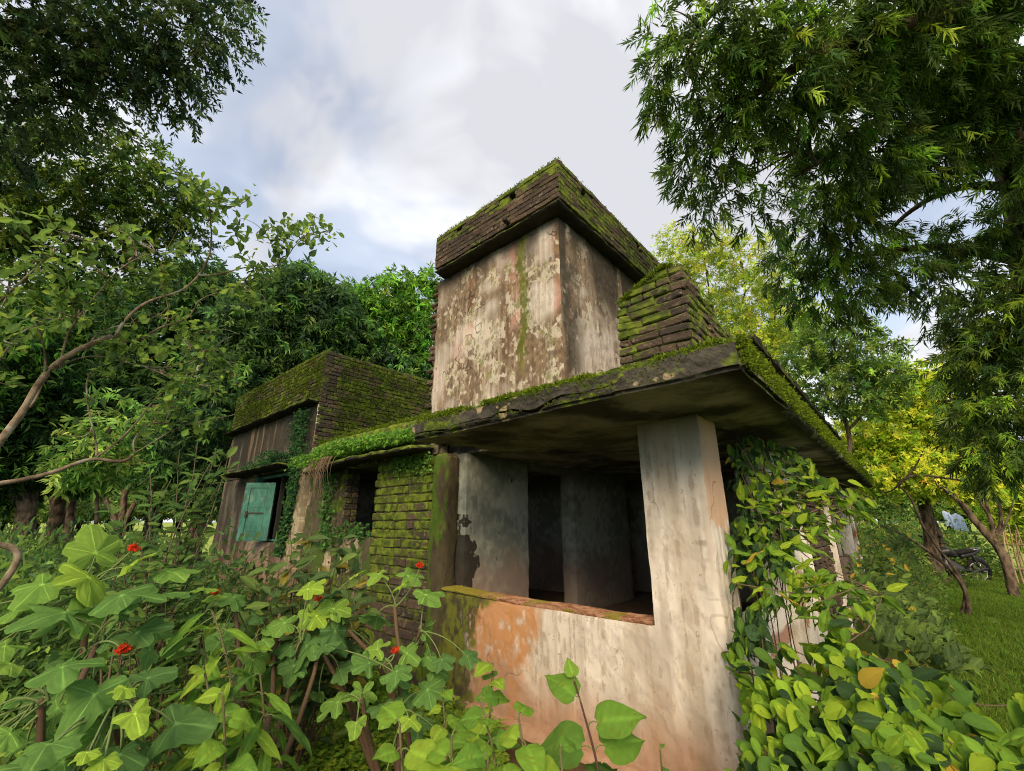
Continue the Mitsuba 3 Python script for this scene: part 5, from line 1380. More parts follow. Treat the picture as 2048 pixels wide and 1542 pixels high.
def vine(label, poly, depth_pts, n, leaf, cols, weights, seed, n_parts, thick=0.30, tm=OVATE, tmk='ovate', lean=0.0, hang=0.5, runners=26, name='vine', grow=(0.6, -0.5, 0.2), yellow=0.02, fine=D_OVATE, gaps=0.38):
    """Leaves through the volume behind a leaning leafy surface; depth_pts (px, py, dist) tell where that surface stands."""
    from scipy.interpolate import RBFInterpolator
    g = np.random.default_rng(seed)
    t = thing(name, label, 'vine')
    D = np.asarray(depth_pts, float)
    rb = RBFInterpolator(D[:, :2] / 300, D[:, 2], kernel='linear', smoothing=0.02)
    pl = np.asarray(poly, float)
    q = g.uniform(pl.min(0), pl.max(0), (n * 5, 2))
    q = q[inside(pl, q)]
    dens = meshkit.fbm(np.c_[q / 60.0, q[:, :1] * 0], 3, seed)
    q = q[dens > gaps][:n]
    dist = rb(q / 300) + np.abs(g.normal(0, 1, len(q))) * thick * 0.6 - 0.02
    d = FWD + _RIGHT * (q[:, :1] - 1024) / 853.64 - _UP * (q[:, 1:] - 771) / 853.64
    P = CAM + unit(d) * dist[:, None]
    ok = (P[:, 2] > 0.03) & ~((P[:, 0] > -0.02) & (P[:, 1] > -0.03))
    P = P[ok]
    w, rest = Acc(), Acc()
    G = np.asarray(grow, float)
    fr = meshkit.fbm(P * 1.6, 3, seed + 3)
    clump = np.stack([meshkit.fbm(P * 1.2 + 5 * k, 2, seed + 7) - 0.5 for k in range(3)], -1) * 3
    dirs = unit(G * 0.8 + clump * 0.8 + g.normal(0, 0.75, P.shape) + [0, 0, -hang])
    up = unit(np.array([0, 0, 1.0]) + unit(CAM - P) * 0.6 + clump * 0.35 + g.normal(0, 0.42, P.shape))
    tone = g.choice(len(cols), size=len(P), p=weights)
    depth_in = np.linalg.norm(P - CAM, axis=1)
    tone = np.where(g.random(len(P)) < yellow, len(cols), tone)
    cc = list(cols) + [np.array((0.46, 0.34, 0.05))]
    s = leaf * g.uniform(0.5, 1.3, len(P))
    order = np.argsort(depth_in / s)
    for i in order[:n_parts]:
        part('leaf', placed(leaf_entry((tmk, 0), fine, cc[tone[i]], 'gloss_leaf_mat'), P[i], dirs[i], up[i], s[i]), t)
    far = order[n_parts:]
    cf = np.array([cc[k] for k in tone[far]]) * np.exp(g.normal(0, 0.12, (len(far), 1)))
    rest.scatter(tm, P[far], dirs[far], up[far], s[far], cf)
    part('foliage', rest.shape('gloss_leaf_mat'), t, kind='stuff')
    for k in range(runners):
        a = P[g.integers(len(P))]
        near = P[np.argsort(np.linalg.norm(P - a, axis=1))[:160]]
        b = near[np.argmin(near @ unit(G + [0, 0, -hang]) * -1)]
        if np.linalg.norm(b - a) < 0.08:
            continue
        m = (a + b) / 2 + g.normal(0, 0.03, 3)
        w.tube(wobble(curve([a, m, b], 9), 0.02, 4, k), np.linspace(0.004, 0.0025, 9), (0.11, 0.075, 0.05), 4)
    for _ in range(runners // 10):
        a = P[g.integers(len(P))]
        w.tube(wobble(curve([a, a + [0.05, 0.02, -0.4], down(a + [0.1, 0.05, 0])], 9), 0.03, 3, _), np.linspace(0.003, 0.005, 9), (0.10, 0.07, 0.045), 4)
    part('stems', w.shape('stem_mat', True), t, kind='stuff')
    return P


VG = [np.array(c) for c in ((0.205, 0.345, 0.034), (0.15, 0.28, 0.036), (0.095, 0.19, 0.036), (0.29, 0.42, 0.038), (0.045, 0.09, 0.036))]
depth = [(1440, 880, 3.55), (1440, 1100, 3.35), (1480, 1542, 2.4), (1600, 900, 4.6), (1640, 1100, 3.7), (1750, 1000, 4.9), (1700, 1200, 3.1), (1800, 1300, 2.7), (2048, 1330, 2.7), (2048, 1542, 2.25), (1700, 1542, 2.15), (1450, 1320, 2.85), (1500, 1400, 2.5), (1560, 1000, 4.0), (1560, 1250, 3.0), (1900, 1420, 2.6), (1880, 1190, 5.0), (2000, 1250, 4.0)]
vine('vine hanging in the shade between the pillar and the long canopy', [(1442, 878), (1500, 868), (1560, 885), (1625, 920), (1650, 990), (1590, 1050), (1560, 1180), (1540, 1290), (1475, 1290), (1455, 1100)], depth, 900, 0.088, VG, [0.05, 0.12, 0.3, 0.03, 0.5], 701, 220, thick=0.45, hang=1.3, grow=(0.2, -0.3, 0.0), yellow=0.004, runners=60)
vine('bright vine sprays reaching out over the side wall and its white posts', [(1450, 1010), (1520, 930), (1640, 945), (1700, 960), (1760, 1000), (1700, 1040), (1640, 1080), (1600, 1130), (1700, 1160), (1780, 1180), (1740, 1220), (1680, 1215), (1700, 1290), (1640, 1290), (1560, 1200), (1470, 1180), (1440, 1120)], depth, 360, 0.135, VG, [0.34, 0.28, 0.14, 0.2, 0.04], 702, 200, thick=0.22, hang=0.5, grow=(0.7, -0.45, 0.1), runners=34)
vine('glossy vine mound filling the near right corner', [(1445, 1300), (1480, 1265), (1560, 1290), (1660, 1275), (1740, 1305), (1850, 1335), (1960, 1365), (2120, 1400), (2120, 1620), (1480, 1620), (1470, 1440), (1425, 1370)], depth, 1800, 0.108, VG, [0.25, 0.25, 0.18, 0.12, 0.20], 703, 300, thick=0.7, hang=0.75, gaps=0.455, grow=(0.6, -0.55, 0.15), runners=60, yellow=0.02)
SG = [np.array(c) for c in ((0.10, 0.165, 0.045), (0.075, 0.125, 0.045), (0.14, 0.22, 0.05))]
vine('tangled dull green scrub between the side wall and the lawn', [(1700, 1130), (1740, 1060), (1800, 1060), (1835, 1120), (1850, 1200), (1890, 1265), (1950, 1340), (1880, 1340), (1760, 1290), (1700, 1220)], [(1740, 1060, 8.5), (1860, 1120, 9.5), (1700, 1220, 4.6), (1980, 1330, 4.2), (1760, 1290, 3.9), (1900, 1210, 6.0)], 1500, 0.10, SG, [0.4, 0.35, 0.25], 704, 60, thick=0.6, tm=ELLIP, tmk='ellip', fine=D_ELLIP, hang=0.1, grow=(0.2, -0.3, 0.6), runners=14, name='scrub')


# ------------------------------------------------------------------ small creepers on the house
def creeper(label, pts, nrm, leaf, cols, seed, tm=ROUND, stems=None, jitter=0.35):
    g = np.random.default_rng(seed)
    t = thing('creeper', label, 'creeper')
    a = Acc()
    n = len(pts)
    nn = unit(np.asarray(nrm) + g.normal(0, 0.45, (n, 3)))
    a.scatter(tm, pts, unit(rand_unit(n, g) + [0, 0, -0.3]), nn, leaf * g.uniform(0.6, 1.25, n), palette(cols, n, 0.22, g) / 1.75)
    part('foliage', a.shape('leaf_mat'), t, kind='stuff')
    if stems:
        w = Acc()
        for s in stems:
            w.tube(wobble(curve(s, 14), 0.02, 3, seed), np.linspace(0.006, 0.002, 14), (0.16, 0.10, 0.06), 4)
        part('stems', w.shape('stem_mat', True), t)


g = np.random.default_rng(720)
n = 5200
y = g.uniform(3.0, 6.05, n)
x = -0.44 + 0.46 * g.random(n) ** 0.9
mound = 2.44 - 0.10 * np.clip((y - 4.3) / 1.8, 0, 1) + (0.05 + 0.22 * meshkit.fbm(np.c_[x * 2, y * 2.2, y * 0], 3, 5)) * g.random(n) ** 0.5 + 0.12 * np.clip((x + 0.44) / 0.46, 0, 1)
mound = mound - np.where((x < -0.38) & (g.random(n) < 0.5), g.random(n) * 0.12 * (y > 4.9), 0)
creeper('bright small-leaved creeper heaped on the thin canopy over the dark window', np.c_[x, y, mound], (-0.5, -0.2, 0.8), 0.045, [(0.13, 0.27, 0.04), (0.17, 0.33, 0.05), (0.09, 0.20, 0.04)], 721)
n = 2600
z = g.uniform(1.1, 3.5, n)
cy = 6.72 - 0.02 * z + 0.10 * np.sin(z * 2.3)
hw = np.where(z > 2.45, 0.34, 0.13) * (0.7 + 0.6 * meshkit.noise(np.c_[z * 3, z * 0, z * 0], 4))
y = cy + g.normal(0, 0.5, n) * hw
P1 = np.c_[-0.05 - 0.07 * g.random(n), y, z]
m = 900
yy = 6.9 + 1.5 * g.random(m) ** 1.5
P2 = np.c_[-0.42 + 0.40 * g.random(m), yy, 2.56 + 0.22 * g.random(m) * np.clip(1.5 - (yy - 6.9), 0.2, 1)]
creeper('dark green creeper climbing the left block beside the teal shutter', np.vstack([P1, P2]), (-0.85, -0.1, 0.45), 0.055, [(0.055, 0.135, 0.05), (0.075, 0.17, 0.05), (0.04, 0.10, 0.045)], 722, stems=[[[-0.05, 6.75, 0.2], [-0.05, 6.7, 1.6], [-0.05, 6.72, 3.4]]])
n = 650
z = g.uniform(1.25, 2.3, n)
creeper('straggling creeper on the peeling wall left of the dark window', np.c_[-0.02 - 0.05 * g.random(n), 5.32 + 0.10 * np.sin(z * 4) + g.normal(0, 0.10, n), z], (-0.85, -0.1, 0.45), 0.05, [(0.06, 0.14, 0.045), (0.09, 0.20, 0.05)], 723)
n = 620
y = g.uniform(2.95, 3.75, n)
creeper('fringe of small leaves along the top of the mossy brick wall', np.c_[-0.02 - 0.06 * g.random(n), y, 2.36 - np.abs(g.normal(0, 0.07, n)) * (1 + 0.8 * (y < 3.4))], (-0.85, -0.1, 0.45), 0.034, [(0.09, 0.20, 0.04), (0.14, 0.27, 0.05)], 724)
n = 300
creeper('small plants growing out of the sill of the dark window', np.c_[-0.1 + 0.2 * g.random(n), 4.3 + 0.75 * g.random(n), 1.42 + 0.16 * g.random(n) ** 2], (-0.4, -0.2, 0.8), 0.05, [(0.09, 0.2, 0.05), (0.06, 0.14, 0.045)], 725)

roots = thing('hanging_roots', 'dry brown roots hanging from the thin canopy above the dark window', 'roots')
a = Acc()
for k in range(46):
    y0 = g.normal(4.88, 0.10) if k < 34 else g.normal(5.25, 0.05)
    L = g.uniform(0.2, 0.62)
    p0 = np.array([-0.40 + g.normal(0, 0.015), y0 - 0.12 * g.random(), 2.45])
    a.tube(wobble(curve([p0, p0 + [-0.02, 0.04, -0.10], p0 + [g.normal(0, 0.03), 0.10 + g.normal(0, 0.05), -L]], 9), 0.02, 6, k), np.linspace(0.0045, 0.0015, 9), (0.17, 0.12, 0.08), 4)
part('root_strands', a.shape('stem_mat', True), roots, kind='stuff')


# ------------------------------------------------------------------ moss cushions on the canopy, slabs and parapets
def moss(parent, pts, nrm, size, seed, cols=((0.17, 0.235, 0.018), (0.12, 0.18, 0.018), (0.075, 0.115, 0.014)), name='moss'):
    g = np.random.default_rng(seed)
    n = len(pts)
    a = Acc()
    keep = meshkit.fbm(np.asarray(pts) * 4.0, 3, seed) > 0.40
    p = np.asarray(pts)[keep]
    nn = np.broadcast_to(np.asarray(nrm, float), (n, 3))[keep]
    k = len(p)
    c = palette(cols, k, 0.2, g) / 1.75
    for r in range(3):
        d = unit(nn * 0.9 + rand_unit(k, g) * 0.9)
        a.scatter(OVAL, p + g.normal(0, size * 0.4, (k, 3)), d, unit(rand_unit(k, g)), size * g.uniform(0.6, 1.4, k), c * np.exp(g.normal(0, 0.12, (k, 1))))
    part(name, a.shape('leaf_mat'), parent, kind='stuff')


g = np.random.default_rng(740)
n = 11000
y = g.uniform(-0.5, 2.3, n)
x = -0.81 + np.abs(g.normal(0, 0.14, n))
moss(canopy, np.c_[x, y, np.full(n, 2.503) - np.where(x < -0.79, g.random(n) * 0.06 * meshkit.fbm(np.c_[y * 3, y * 0, y * 0], 3, 2) * 2, 0)], (-0.25, 0, 1), 0.021, 741)
n = 1300
y = g.uniform(-0.3, 2.2, n)
z = 2.50 - np.abs(g.normal(0, 0.07, n)) * (0.4 + 1.3 * meshkit.noise(np.c_[y * 2.2, y * 0, y * 0], 9))
moss(canopy, np.c_[np.full(n, -0.808), y, np.maximum(z, 2.36)], (-1, 0, 0.3), 0.016, 742)
n = 11000
x = -0.8 + 10 * g.random(n) ** 1.7
moss(canopy, np.c_[x, np.full(n, -0.522) + 0.01 * g.random(n), 2.355 + 0.15 * g.random(n) ** 0.55], (0, -1, 0.4), 0.020, 743)
n = 2600
moss(canopy, np.c_[-0.8 + 6 * g.random(n) ** 1.5, -0.52 + np.abs(g.normal(0, 0.1, n)), np.full(n, 2.51)], (0, -0.3, 1), 0.024, 744)
n = 1500
s = g.random(n)
moss(ped, np.vstack([np.c_[np.full(n, 0.0) + 0.2 * g.random(n), 0.56 * s, 3.60 - 0.19 * np.clip((s - 0.25) / 0.75, 0, 1) + 0 * s], np.c_[0.03 + 1.3 * g.random(n), np.full(n, -0.02) + 0.2 * g.random(n), np.full(n, 3.56)] * [1, 1, 1] - np.c_[0 * s, 0 * s, 0.24 * g.random(n)]]), (-0.3, -0.5, 0.8), 0.022, 745)
n = 2200
moss(tp, np.c_[-0.155 + 0.2 * g.random(n), 1.0 + 1.95 * g.random(n), np.full(n, 5.208)], (-0.3, 0, 1), 0.018, 746)
moss(tq, np.c_[-0.15 + 3.3 * g.random(n), 1.0 + 0.2 * g.random(n), np.full(n, 5.208)], (0, -0.3, 1), 0.018, 747)
n = 3500
moss(core, np.c_[np.full(n, -0.012), 6.2 + 4.6 * g.random(n), 3.64 + 0.88 * g.random(n)], (-1, 0, 0.4), 0.030, 748, ((0.11, 0.15, 0.015), (0.075, 0.11, 0.013)))
n = 1500
moss(core, np.c_[np.full(n, 0.0) + 0.2 * g.random(n), 6.2 + 4.6 * g.random(n), np.full(n, 4.53)], (-0.3, 0, 1), 0.028, 749)
n = 4500
x = g.uniform(0.3, 3.0, n)
zz = 2.85 + 1.65 * g.random(n)
moss(face, np.c_[x, np.full(n, 6.192), zz], (0, -1, 0.4), 0.030, 750, ((0.09, 0.14, 0.016), (0.06, 0.105, 0.013)))
n = 1800
moss(house + '__roof_edge', np.c_[0.01 + 0.2 * g.random(n), 3.08 + 3.1 * g.random(n), np.full(n, 2.862)], (-0.4, 0, 1), 0.02, 751)


# ------------------------------------------------------------------ ground cover, undergrowth, grass
def ground_cover():
    g = np.random.default_rng(760)
    n = 24000
    px, py = g.uniform(430, 1010, n), g.uniform(1230, 1600, n)
    d = FWD + _RIGHT * (px[:, None] - 1024) / 853.64 - _UP * (py[:, None] - 771) / 853.64
    P = CAM + d * ((0.0 - CAM[2]) / d[:, 2:])
    P = P[(P[:, 0] < -0.13) & (P[:, 1] > -0.3) & (P[:, 1] < 7)]
    h = 0.06 + 0.48 * np.clip(meshkit.fbm(np.c_[P[:, :2] * 1.6, P[:, :1] * 0], 3, 9) - 0.25, 0, 1) * np.clip((-P[:, 0] - 0.1) / 0.5, 0.2, 1)
    P[:, 2] = ground_height(P[:, 0], P[:, 1]) + h * (0.55 + 0.45 * g.random(len(P)))
    a = Acc()
    k = len(P)
    a.scatter(ROUND, P, rand_unit(k, g) * [1, 1, 0.3], unit(np.array([0, 0, 1.0]) + g.normal(0, 0.35, (k, 3))), 0.036 * g.uniform(0.6, 1.5, k), palette([(0.23, 0.38, 0.045), (0.29, 0.43, 0.05), (0.17, 0.29, 0.045)], k, 0.2, g) / 1.75)
    scene['ground_cover'] = a.shape('leaf_mat')
    labels['ground_cover'] = {'label': 'creeping ground cover of tiny round bright leaves at the foot of the house', 'category': 'ground cover', 'kind': 'stuff'}


ground_cover()


def patch(seed, n, h, r, leaf, cols, tm=ELLIP, twigs=12, flat=0.75):
    """One clump of undergrowth about its own origin."""
    g = np.random.default_rng(seed)
    a = Acc()
    p = rand_unit(n, g)
    p[:, 2] = np.abs(p[:, 2])
    rad = g.random(n) ** 0.4
    lump = 0.6 + 0.8 * meshkit.fbm(p * 1.9 + seed, 3, seed)
    p = p * np.array([r, r, h]) * (rad * lump)[:, None]
    d = unit(p * [1, 1, 0.4] + rand_unit(n, g) * 0.5 + [0, 0, 0.05])
    a.scatter(tm, p, d, unit(np.array([0, 0, 1.0]) + g.normal(0, 0.4, (n, 3))), leaf * g.uniform(0.6, 1.25, n), palette(cols, n, 0.25, g) / 1.9)
    for k in range(twigs):
        e = p[g.integers(n)]
        a.tube([[e[0] * 0.2, e[1] * 0.2, 0], e * [0.7, 0.7, 0.6], e], [0.008, 0.005, 0.002], (0.08, 0.06, 0.04), 4)
    return a.shape('leaf_mat')


UND = [(0.09, 0.165, 0.058), (0.108, 0.195, 0.058), (0.14, 0.24, 0.062), (0.075, 0.135, 0.054)]
scene['undergrowth_clump'] = {'type': 'shapegroup', 'clump': patch(1, 900, 1.0, 0.85, 0.11, UND)}
scene['undergrowth_clump_small'] = {'type': 'shapegroup', 'clump': patch(2, 700, 1.0, 0.8, 0.085, [(0.145, 0.255, 0.052), (0.20, 0.32, 0.057), (0.11, 0.20, 0.05)])}
scene['undergrowth_clump_pale'] = {'type': 'shapegroup', 'clump': patch(3, 700, 1.0, 0.9, 0.12, [(0.10, 0.19, 0.04), (0.15, 0.24, 0.045), (0.07, 0.13, 0.04), (0.2, 0.24, 0.05)])}
_n = 0


def clump(kind, x, y, s, hz, g):
    global _n
    _n += 1
    z = ground_at((x, y))
    scene[f'undergrowth__{_n:03d}'] = {'type': 'instance', 'shapes': {'type': 'ref', 'id': kind}, 'to_world': T().translate([x, y, z - 0.03]).rotate([0, 0, 1], float(g.uniform(0, 360))).scale([s, s, hz])}


labels['undergrowth'] = {'label': 'tangled dark green undergrowth around the house and under the trees', 'category': 'undergrowth', 'kind': 'stuff'}
g = np.random.default_rng(770)
# waist-high scrub in the grove at the left
for k in range(120):
    az = math.radians(g.uniform(-5, 17))
    r = 5.2 + 17 * g.random() ** 1.3
    x, y = CAM[0] + r * math.sin(az), CAM[1] + r * math.cos(az)
    if x > -0.9 and y > 4 or (r < 6 and az > 0.12):
        continue
    clump('undergrowth_clump' if g.random() < 0.7 else 'undergrowth_clump_small', x, y, g.uniform(0.75, 1.1), g.uniform(1.05, 1.45), g)
# under the coral plants and along the front of the house
for x, y, s, h in ((-2.75, 1.6, .45, .30), (-2.3, 2.2, .5, .42), (-2.6, 2.7, .6, .5), (-2.9, 3.3, .7, .75), (-2.3, 3.6, .7, .75), (-1.9, 4.1, .6, .7), (-2.9, 4.3, .8, .9), (-0.9, 5.0, .5, .75), (-2.1, 4.7, .8, .9), (-0.7, 5.2, .5, .8), (-1.5, 5.6, .7, .9), (-0.7, 6.3, .5, .75), (-1.3, 6.8, .7, .85), (-0.7, 7.6, .5, .7), (-1.1, 8.3, .6, .8), (-0.7, 9.2, .5, .7), (-1.0, 10.2, .6, .9), (-0.9, 11.5, .8, 1.1), (-0.6, 4.3, .35, .5), (-2.4, 1.2, .35, .22)):
    clump('undergrowth_clump_small' if g.random() < 0.5 else 'undergrowth_clump', x, y, s, h, g)
scene['undergrowth_clump_bright'] = {'type': 'shapegroup', 'clump': patch(4, 650, 1.0, 0.9, 0.13, [(0.20, 0.33, 0.045), (0.26, 0.39, 0.05), (0.15, 0.26, 0.045)], tm=HEART)}
for px, py in [(470, 1500), (560, 1470), (620, 1420), (650, 1520), (700, 1470), (740, 1400), (760, 1520), (820, 1480), (860, 1430), (520, 1400), (600, 1340), (690, 1350), (780, 1340), (900, 1500), (330, 1520), (420, 1440)]:
    d = at(px, py, 1.0) - CAM
    q = CAM + d * ((0.06 - CAM[2]) / d[2])
    if q[0] < -0.35:
        clump('undergrowth_clump_bright', q[0], q[1], g.uniform(0.26, 0.36), g.uniform(0.18, 0.34), g)
# the far side of the lawn and beneath the right-hand trees
for k in range(60):
    az = math.radians(g.uniform(81, 94))
    r = g.uniform(14, 26) if az < math.radians(88.5) else g.uniform(20, 28)
    x, y = CAM[0] + r * math.sin(az), CAM[1] + r * math.cos(az)
    if y > -0.1 and x < 10.2:
        continue
    clump('undergrowth_clump_pale' if g.random() < 0.6 else 'undergrowth_clump_small', x, y, g.uniform(0.9, 1.4), g.uniform(0.9, 1.9), g)
for k in range(10):
    x = 4.5 + 7 * g.random()
    clump('undergrowth_clump_pale' if k % 2 else 'undergrowth_clump_small', x, -0.55 - 0.2 * g.random() - 0.015 * x, g.uniform(0.4, 0.6), g.uniform(0.5, 0.9), g)
for x, y, s, h in ((13.3, -1.2, .5, .55), (13.7, -1.75, .45, .42), (11.4, -0.9, .4, .5), (14.2, -2.0, .35, .3)):
    clump('undergrowth_clump_pale', x, y, s, h, g)


def grass_tile(seed, n, size, h):
    g = np.random.default_rng(seed)
    a = Acc()
    p = np.c_[g.uniform(-size, size, (n, 2)), np.zeros(n)]
    a.scatter(simple_leaf(0.045, 0.3, 0.35), p, unit(np.c_[g.normal(0, 0.45, (n, 2)), np.ones(n)]), rand_unit(n, g), h * g.uniform(0.5, 1.4, n), palette([(0.10, 0.19, 0.025), (0.13, 0.22, 0.03), (0.16, 0.22, 0.04)], n, 0.2, g) / 1.75)
    return a.shape('leaf_mat')


scene['grass_tile'] = {'type': 'shapegroup', 'tile': grass_tile(5, 2600, 0.6, 0.075)}
labels['grass'] = {'label': 'short lawn grass right of the house', 'category': 'grass', 'kind': 'stuff'}
_k = 0
for x in np.arange(1.2, 20.0, 1.0):
    for y in np.arange(-5.2, -0.6, 1.0):
        az = math.degrees(math.atan2(x - CAM[0], y - CAM[1]))
        if az > 104:
            continue
        _k += 1
        scene[f'grass__{_k:03d}'] = {'type': 'instance', 'shapes': {'type': 'ref', 'id': 'grass_tile'}, 'to_world': T().translate([x + g.uniform(-.2, .2), y + g.uniform(-.2, .2), ground_at((x, y)) - 0.005]).rotate([0, 0, 1], float(g.choice([0, 90, 180, 270])))}

# a far belt of trees closing the view
def far_tree(seed):
    g = np.random.default_rng(seed)
    a = Acc()
    blobs = [(*(rand_unit(1, g)[0] * [2.2, 2.2, 1.2] + [0, 0, 4.2]), *(g.uniform(1.0, 1.9, 3) * [1, 1, 0.8])) for _ in range(9)]
    P, O = blob_points(blobs, 26, 0.8, g)
    add_sprays(a, P, O, OVAL, 5, 0.3, 0.36, [(0.06, 0.11, 0.03), (0.09, 0.14, 0.035), (0.13, 0.17, 0.045)], droop=0.2, g=g)
    a.tube([[0, 0, 0], [0.1, 0, 2], [0, 0.1, 4]], [0.25, 0.2, 0.1], DK, 7)
    return a.shape('leaf_mat')


scene['far_tree_model'] = {'type': 'shapegroup', 'tree': far_tree(9)}
labels['far_woodland'] = {'label': 'far belt of trees beyond the field', 'category': 'woodland', 'kind': 'stuff'}
for k in range(90):
    az = math.radians(-12 + 128 * (k + g.random()) / 90)
    r = g.uniform(75, 110)
    s = g.uniform(1.0, 1.7)
    scene[f'far_woodland__{k + 1:03d}'] = {'type': 'instance', 'shapes': {'type': 'ref', 'id': 'far_tree_model'}, 'to_world': T().translate([CAM[0] + r * math.sin(az), CAM[1] + r * math.cos(az), -0.3]).rotate([0, 0, 1], float(g.uniform(0, 360))).scale([s * 1.2, s * 1.2, s])}


# ------------------------------------------------------------------ small trees, fence, motorbike, wire at the right
BR = (0.2, 0.14, 0.09)
t = thing('leaning_tree', 'small leaning tree with two crossing stems and one arching over, beside the lawn', 'tree')
D = 11.5
a = Acc()
P = lambda *xy: [at(x, y, D) for x, y in xy]
f0 = at(1912, 1165, D); f0[2] = ground_at(f0) - 0.05
limbs(a, [([f0, *P((1880, 1118), (1840, 1090), (1800, 1068), (1760, 1050))], 0.036, 0.018), ([f0 + [0.05, 0.1, 0], *P((1895, 1115), (1868, 1080), (1845, 1045), (1828, 1010), (1812, 985), (1795, 972))], 0.03, 0.018),
          (P((1795, 975), (1808, 958), (1840, 950), (1890, 957), (1940, 965), (1970, 985)), 0.03, 0.012), (P((1795, 972), (1770, 985), (1750, 980)), 0.015, 0.006), (P((1812, 955), (1835, 925), (1850, 890)), 0.018, 0.006)], BR)
part('trunk', a.shape('bark_mat', True), t)
cr = Acc()
gg = np.random.default_rng(780)
pos, out = blob_points(px_blobs([(1790, 940, D, 30, .6), (1850, 925, D, 36, .6), (1900, 935, D, 36, .6), (1950, 950, D, 30, .6), (1740, 965, D, 26, .6)]), 60, 0.5, gg)
add_sprays(cr, pos, out, OVAL, 9, 0.16, 0.09, [srgb(150, 160, 40), srgb(110, 136, 40), srgb(180, 180, 50)], droop=0.2, g=gg)
part('crown', cr.shape('leaf_mat'), t)
t = thing('old_leaning_tree', 'old brown tree with a leaning trunk forked low, right edge by the fence', 'tree')
D = 15.0
a = Acc()
f0 = at(2018, 1150, D); f0[2] = ground_at(f0) - 0.1
limbs(a, [([f0, *P((2010, 1120), (1985, 1075), (1960, 1050), (1930, 1015), (1905, 990), (1880, 975))], 0.10, 0.06), (P((1985, 1075), (1980, 1040), (1958, 1000), (1945, 960)), 0.045, 0.02), (P((1988, 1070), (1975, 1020), (1968, 980), (1960, 930)), 0.035, 0.018), (P((1992, 1065), (2000, 1020), (1985, 985), (1975, 940)), 0.04, 0.02), (P((1995, 1075), (2015, 1040), (2030, 1000)), 0.03, 0.012), (P((1905, 990), (1870, 960), (1890, 930)), 0.035, 0.012)], (0.22, 0.13, 0.085))
part('trunk', a.shape('bark_mat', True), t)
cr = Acc()
pos, out = blob_points(px_blobs([(1900, 960, D, 30, .7), (1950, 935, D, 34, .7), (2000, 960, D, 28, .7), (1870, 935, D, 30, .7), (2040, 960, D, 30, .7)]), 50, 0.5, gg)
add_sprays(cr, pos, out, OVAL, 9, 0.2, 0.11, [srgb(150, 160, 40), srgb(110, 136, 40), srgb(180, 160, 60)], droop=0.2, g=gg)
part('crown', cr.shape('leaf_mat'), t)
t = thing('straight_tree', 'dark straight tree trunk rising behind the arching stem', 'tree')
a = Acc()
f0 = at(1872, 1085, 18); f0[2] = -0.1
limbs(a, [([f0, at(1862, 1040, 18), at(1850, 1000, 18), at(1845, 900, 18)], 0.13, 0.08)], DK)
part('trunk', a.shape('bark_mat', True), t)

fence = thing('stick_fence', 'weathered fence of upright sticks at the right edge of the lawn', 'fence')
gg = np.random.default_rng(790)
A0, A1 = np.array([14.6, -2.55, 0]), np.array([14.9, -5.0, 0])
for k in range(44):
    p = A0 + (A1 - A0) * (k + gg.uniform(-0.3, 0.3)) / 43
    a = Acc()
    h = gg.uniform(1.15, 1.7)
    a.tube(wobble(curve([p + [0, 0, -0.1], p + [gg.normal(0, .03), gg.normal(0, .03), h * 0.5], p + [gg.normal(0, .07), gg.normal(0, .08) - 0.05, h]], 7), 0.01, 3, k), np.linspace(0.022, 0.014, 7) * gg.uniform(0.7, 1.3), np.array((0.30, 0.22, 0.13)) * gg.uniform(0.55, 1.25), 6)
    part('stick', a.shape('stem_mat', True), fence)
for z in (0.45, 1.05):
    a = Acc(); a.tube(wobble(curve([A0 + [-0.03, 0, z], A1 + [-0.03, 0, z]], 12), 0.03, 1, 5), 0.014, (0.22, 0.15, 0.09), 6)
    part('rail', a.shape('stem_mat', True), fence)

# motorbike, its front wheel to the left
bike = thing('motorbike', 'black motorbike parked in the weeds at the edge of the lawn', 'motorbike')
B0, B1 = np.array([14.3, -0.95]), np.array([15.4, -2.25])
bx_ = np.array([*(B1 - B0), 0]); bx_ /= np.linalg.norm(bx_)
by_ = np.array([-bx_[1], bx_[0], 0])
ctr = np.array([*(B0 + B1) / 2, 0.0]); ctr[2] = ground_at(ctr)


def bk(v):
    v = np.asarray(v, float)
    return ctr + v[..., :1] * bx_ + v[..., 1:2] * by_ + v[..., 2:] * np.array([0, 0, 1.0])


def bike_hull(name, pts, mat, parent=bike, **pr):
    """A rounded hull of spheres (x, y, z, r) in the bike's own axes."""
    vs = []
    ico = trimesh.creation.icosphere(subdivisions=2).vertices
    for x, y, z, r in pts:
        vs.append(ico * r + [x, y, z])
    hm = trimesh.convex.convex_hull(np.vstack(vs))
    return part(name, mikit.ply((bk(hm.vertices), hm.faces), mat, smooth=40), parent, **pr)


def bike_tubes(name, rows, mat, col, parent=bike):
    a = Acc()
    for pts, r in rows:
        a.tube(bk(curve(pts, 12) if len(pts) > 2 else np.asarray(pts, float)), r, col, 8)
    return part(name, a.shape(mat, True), parent)


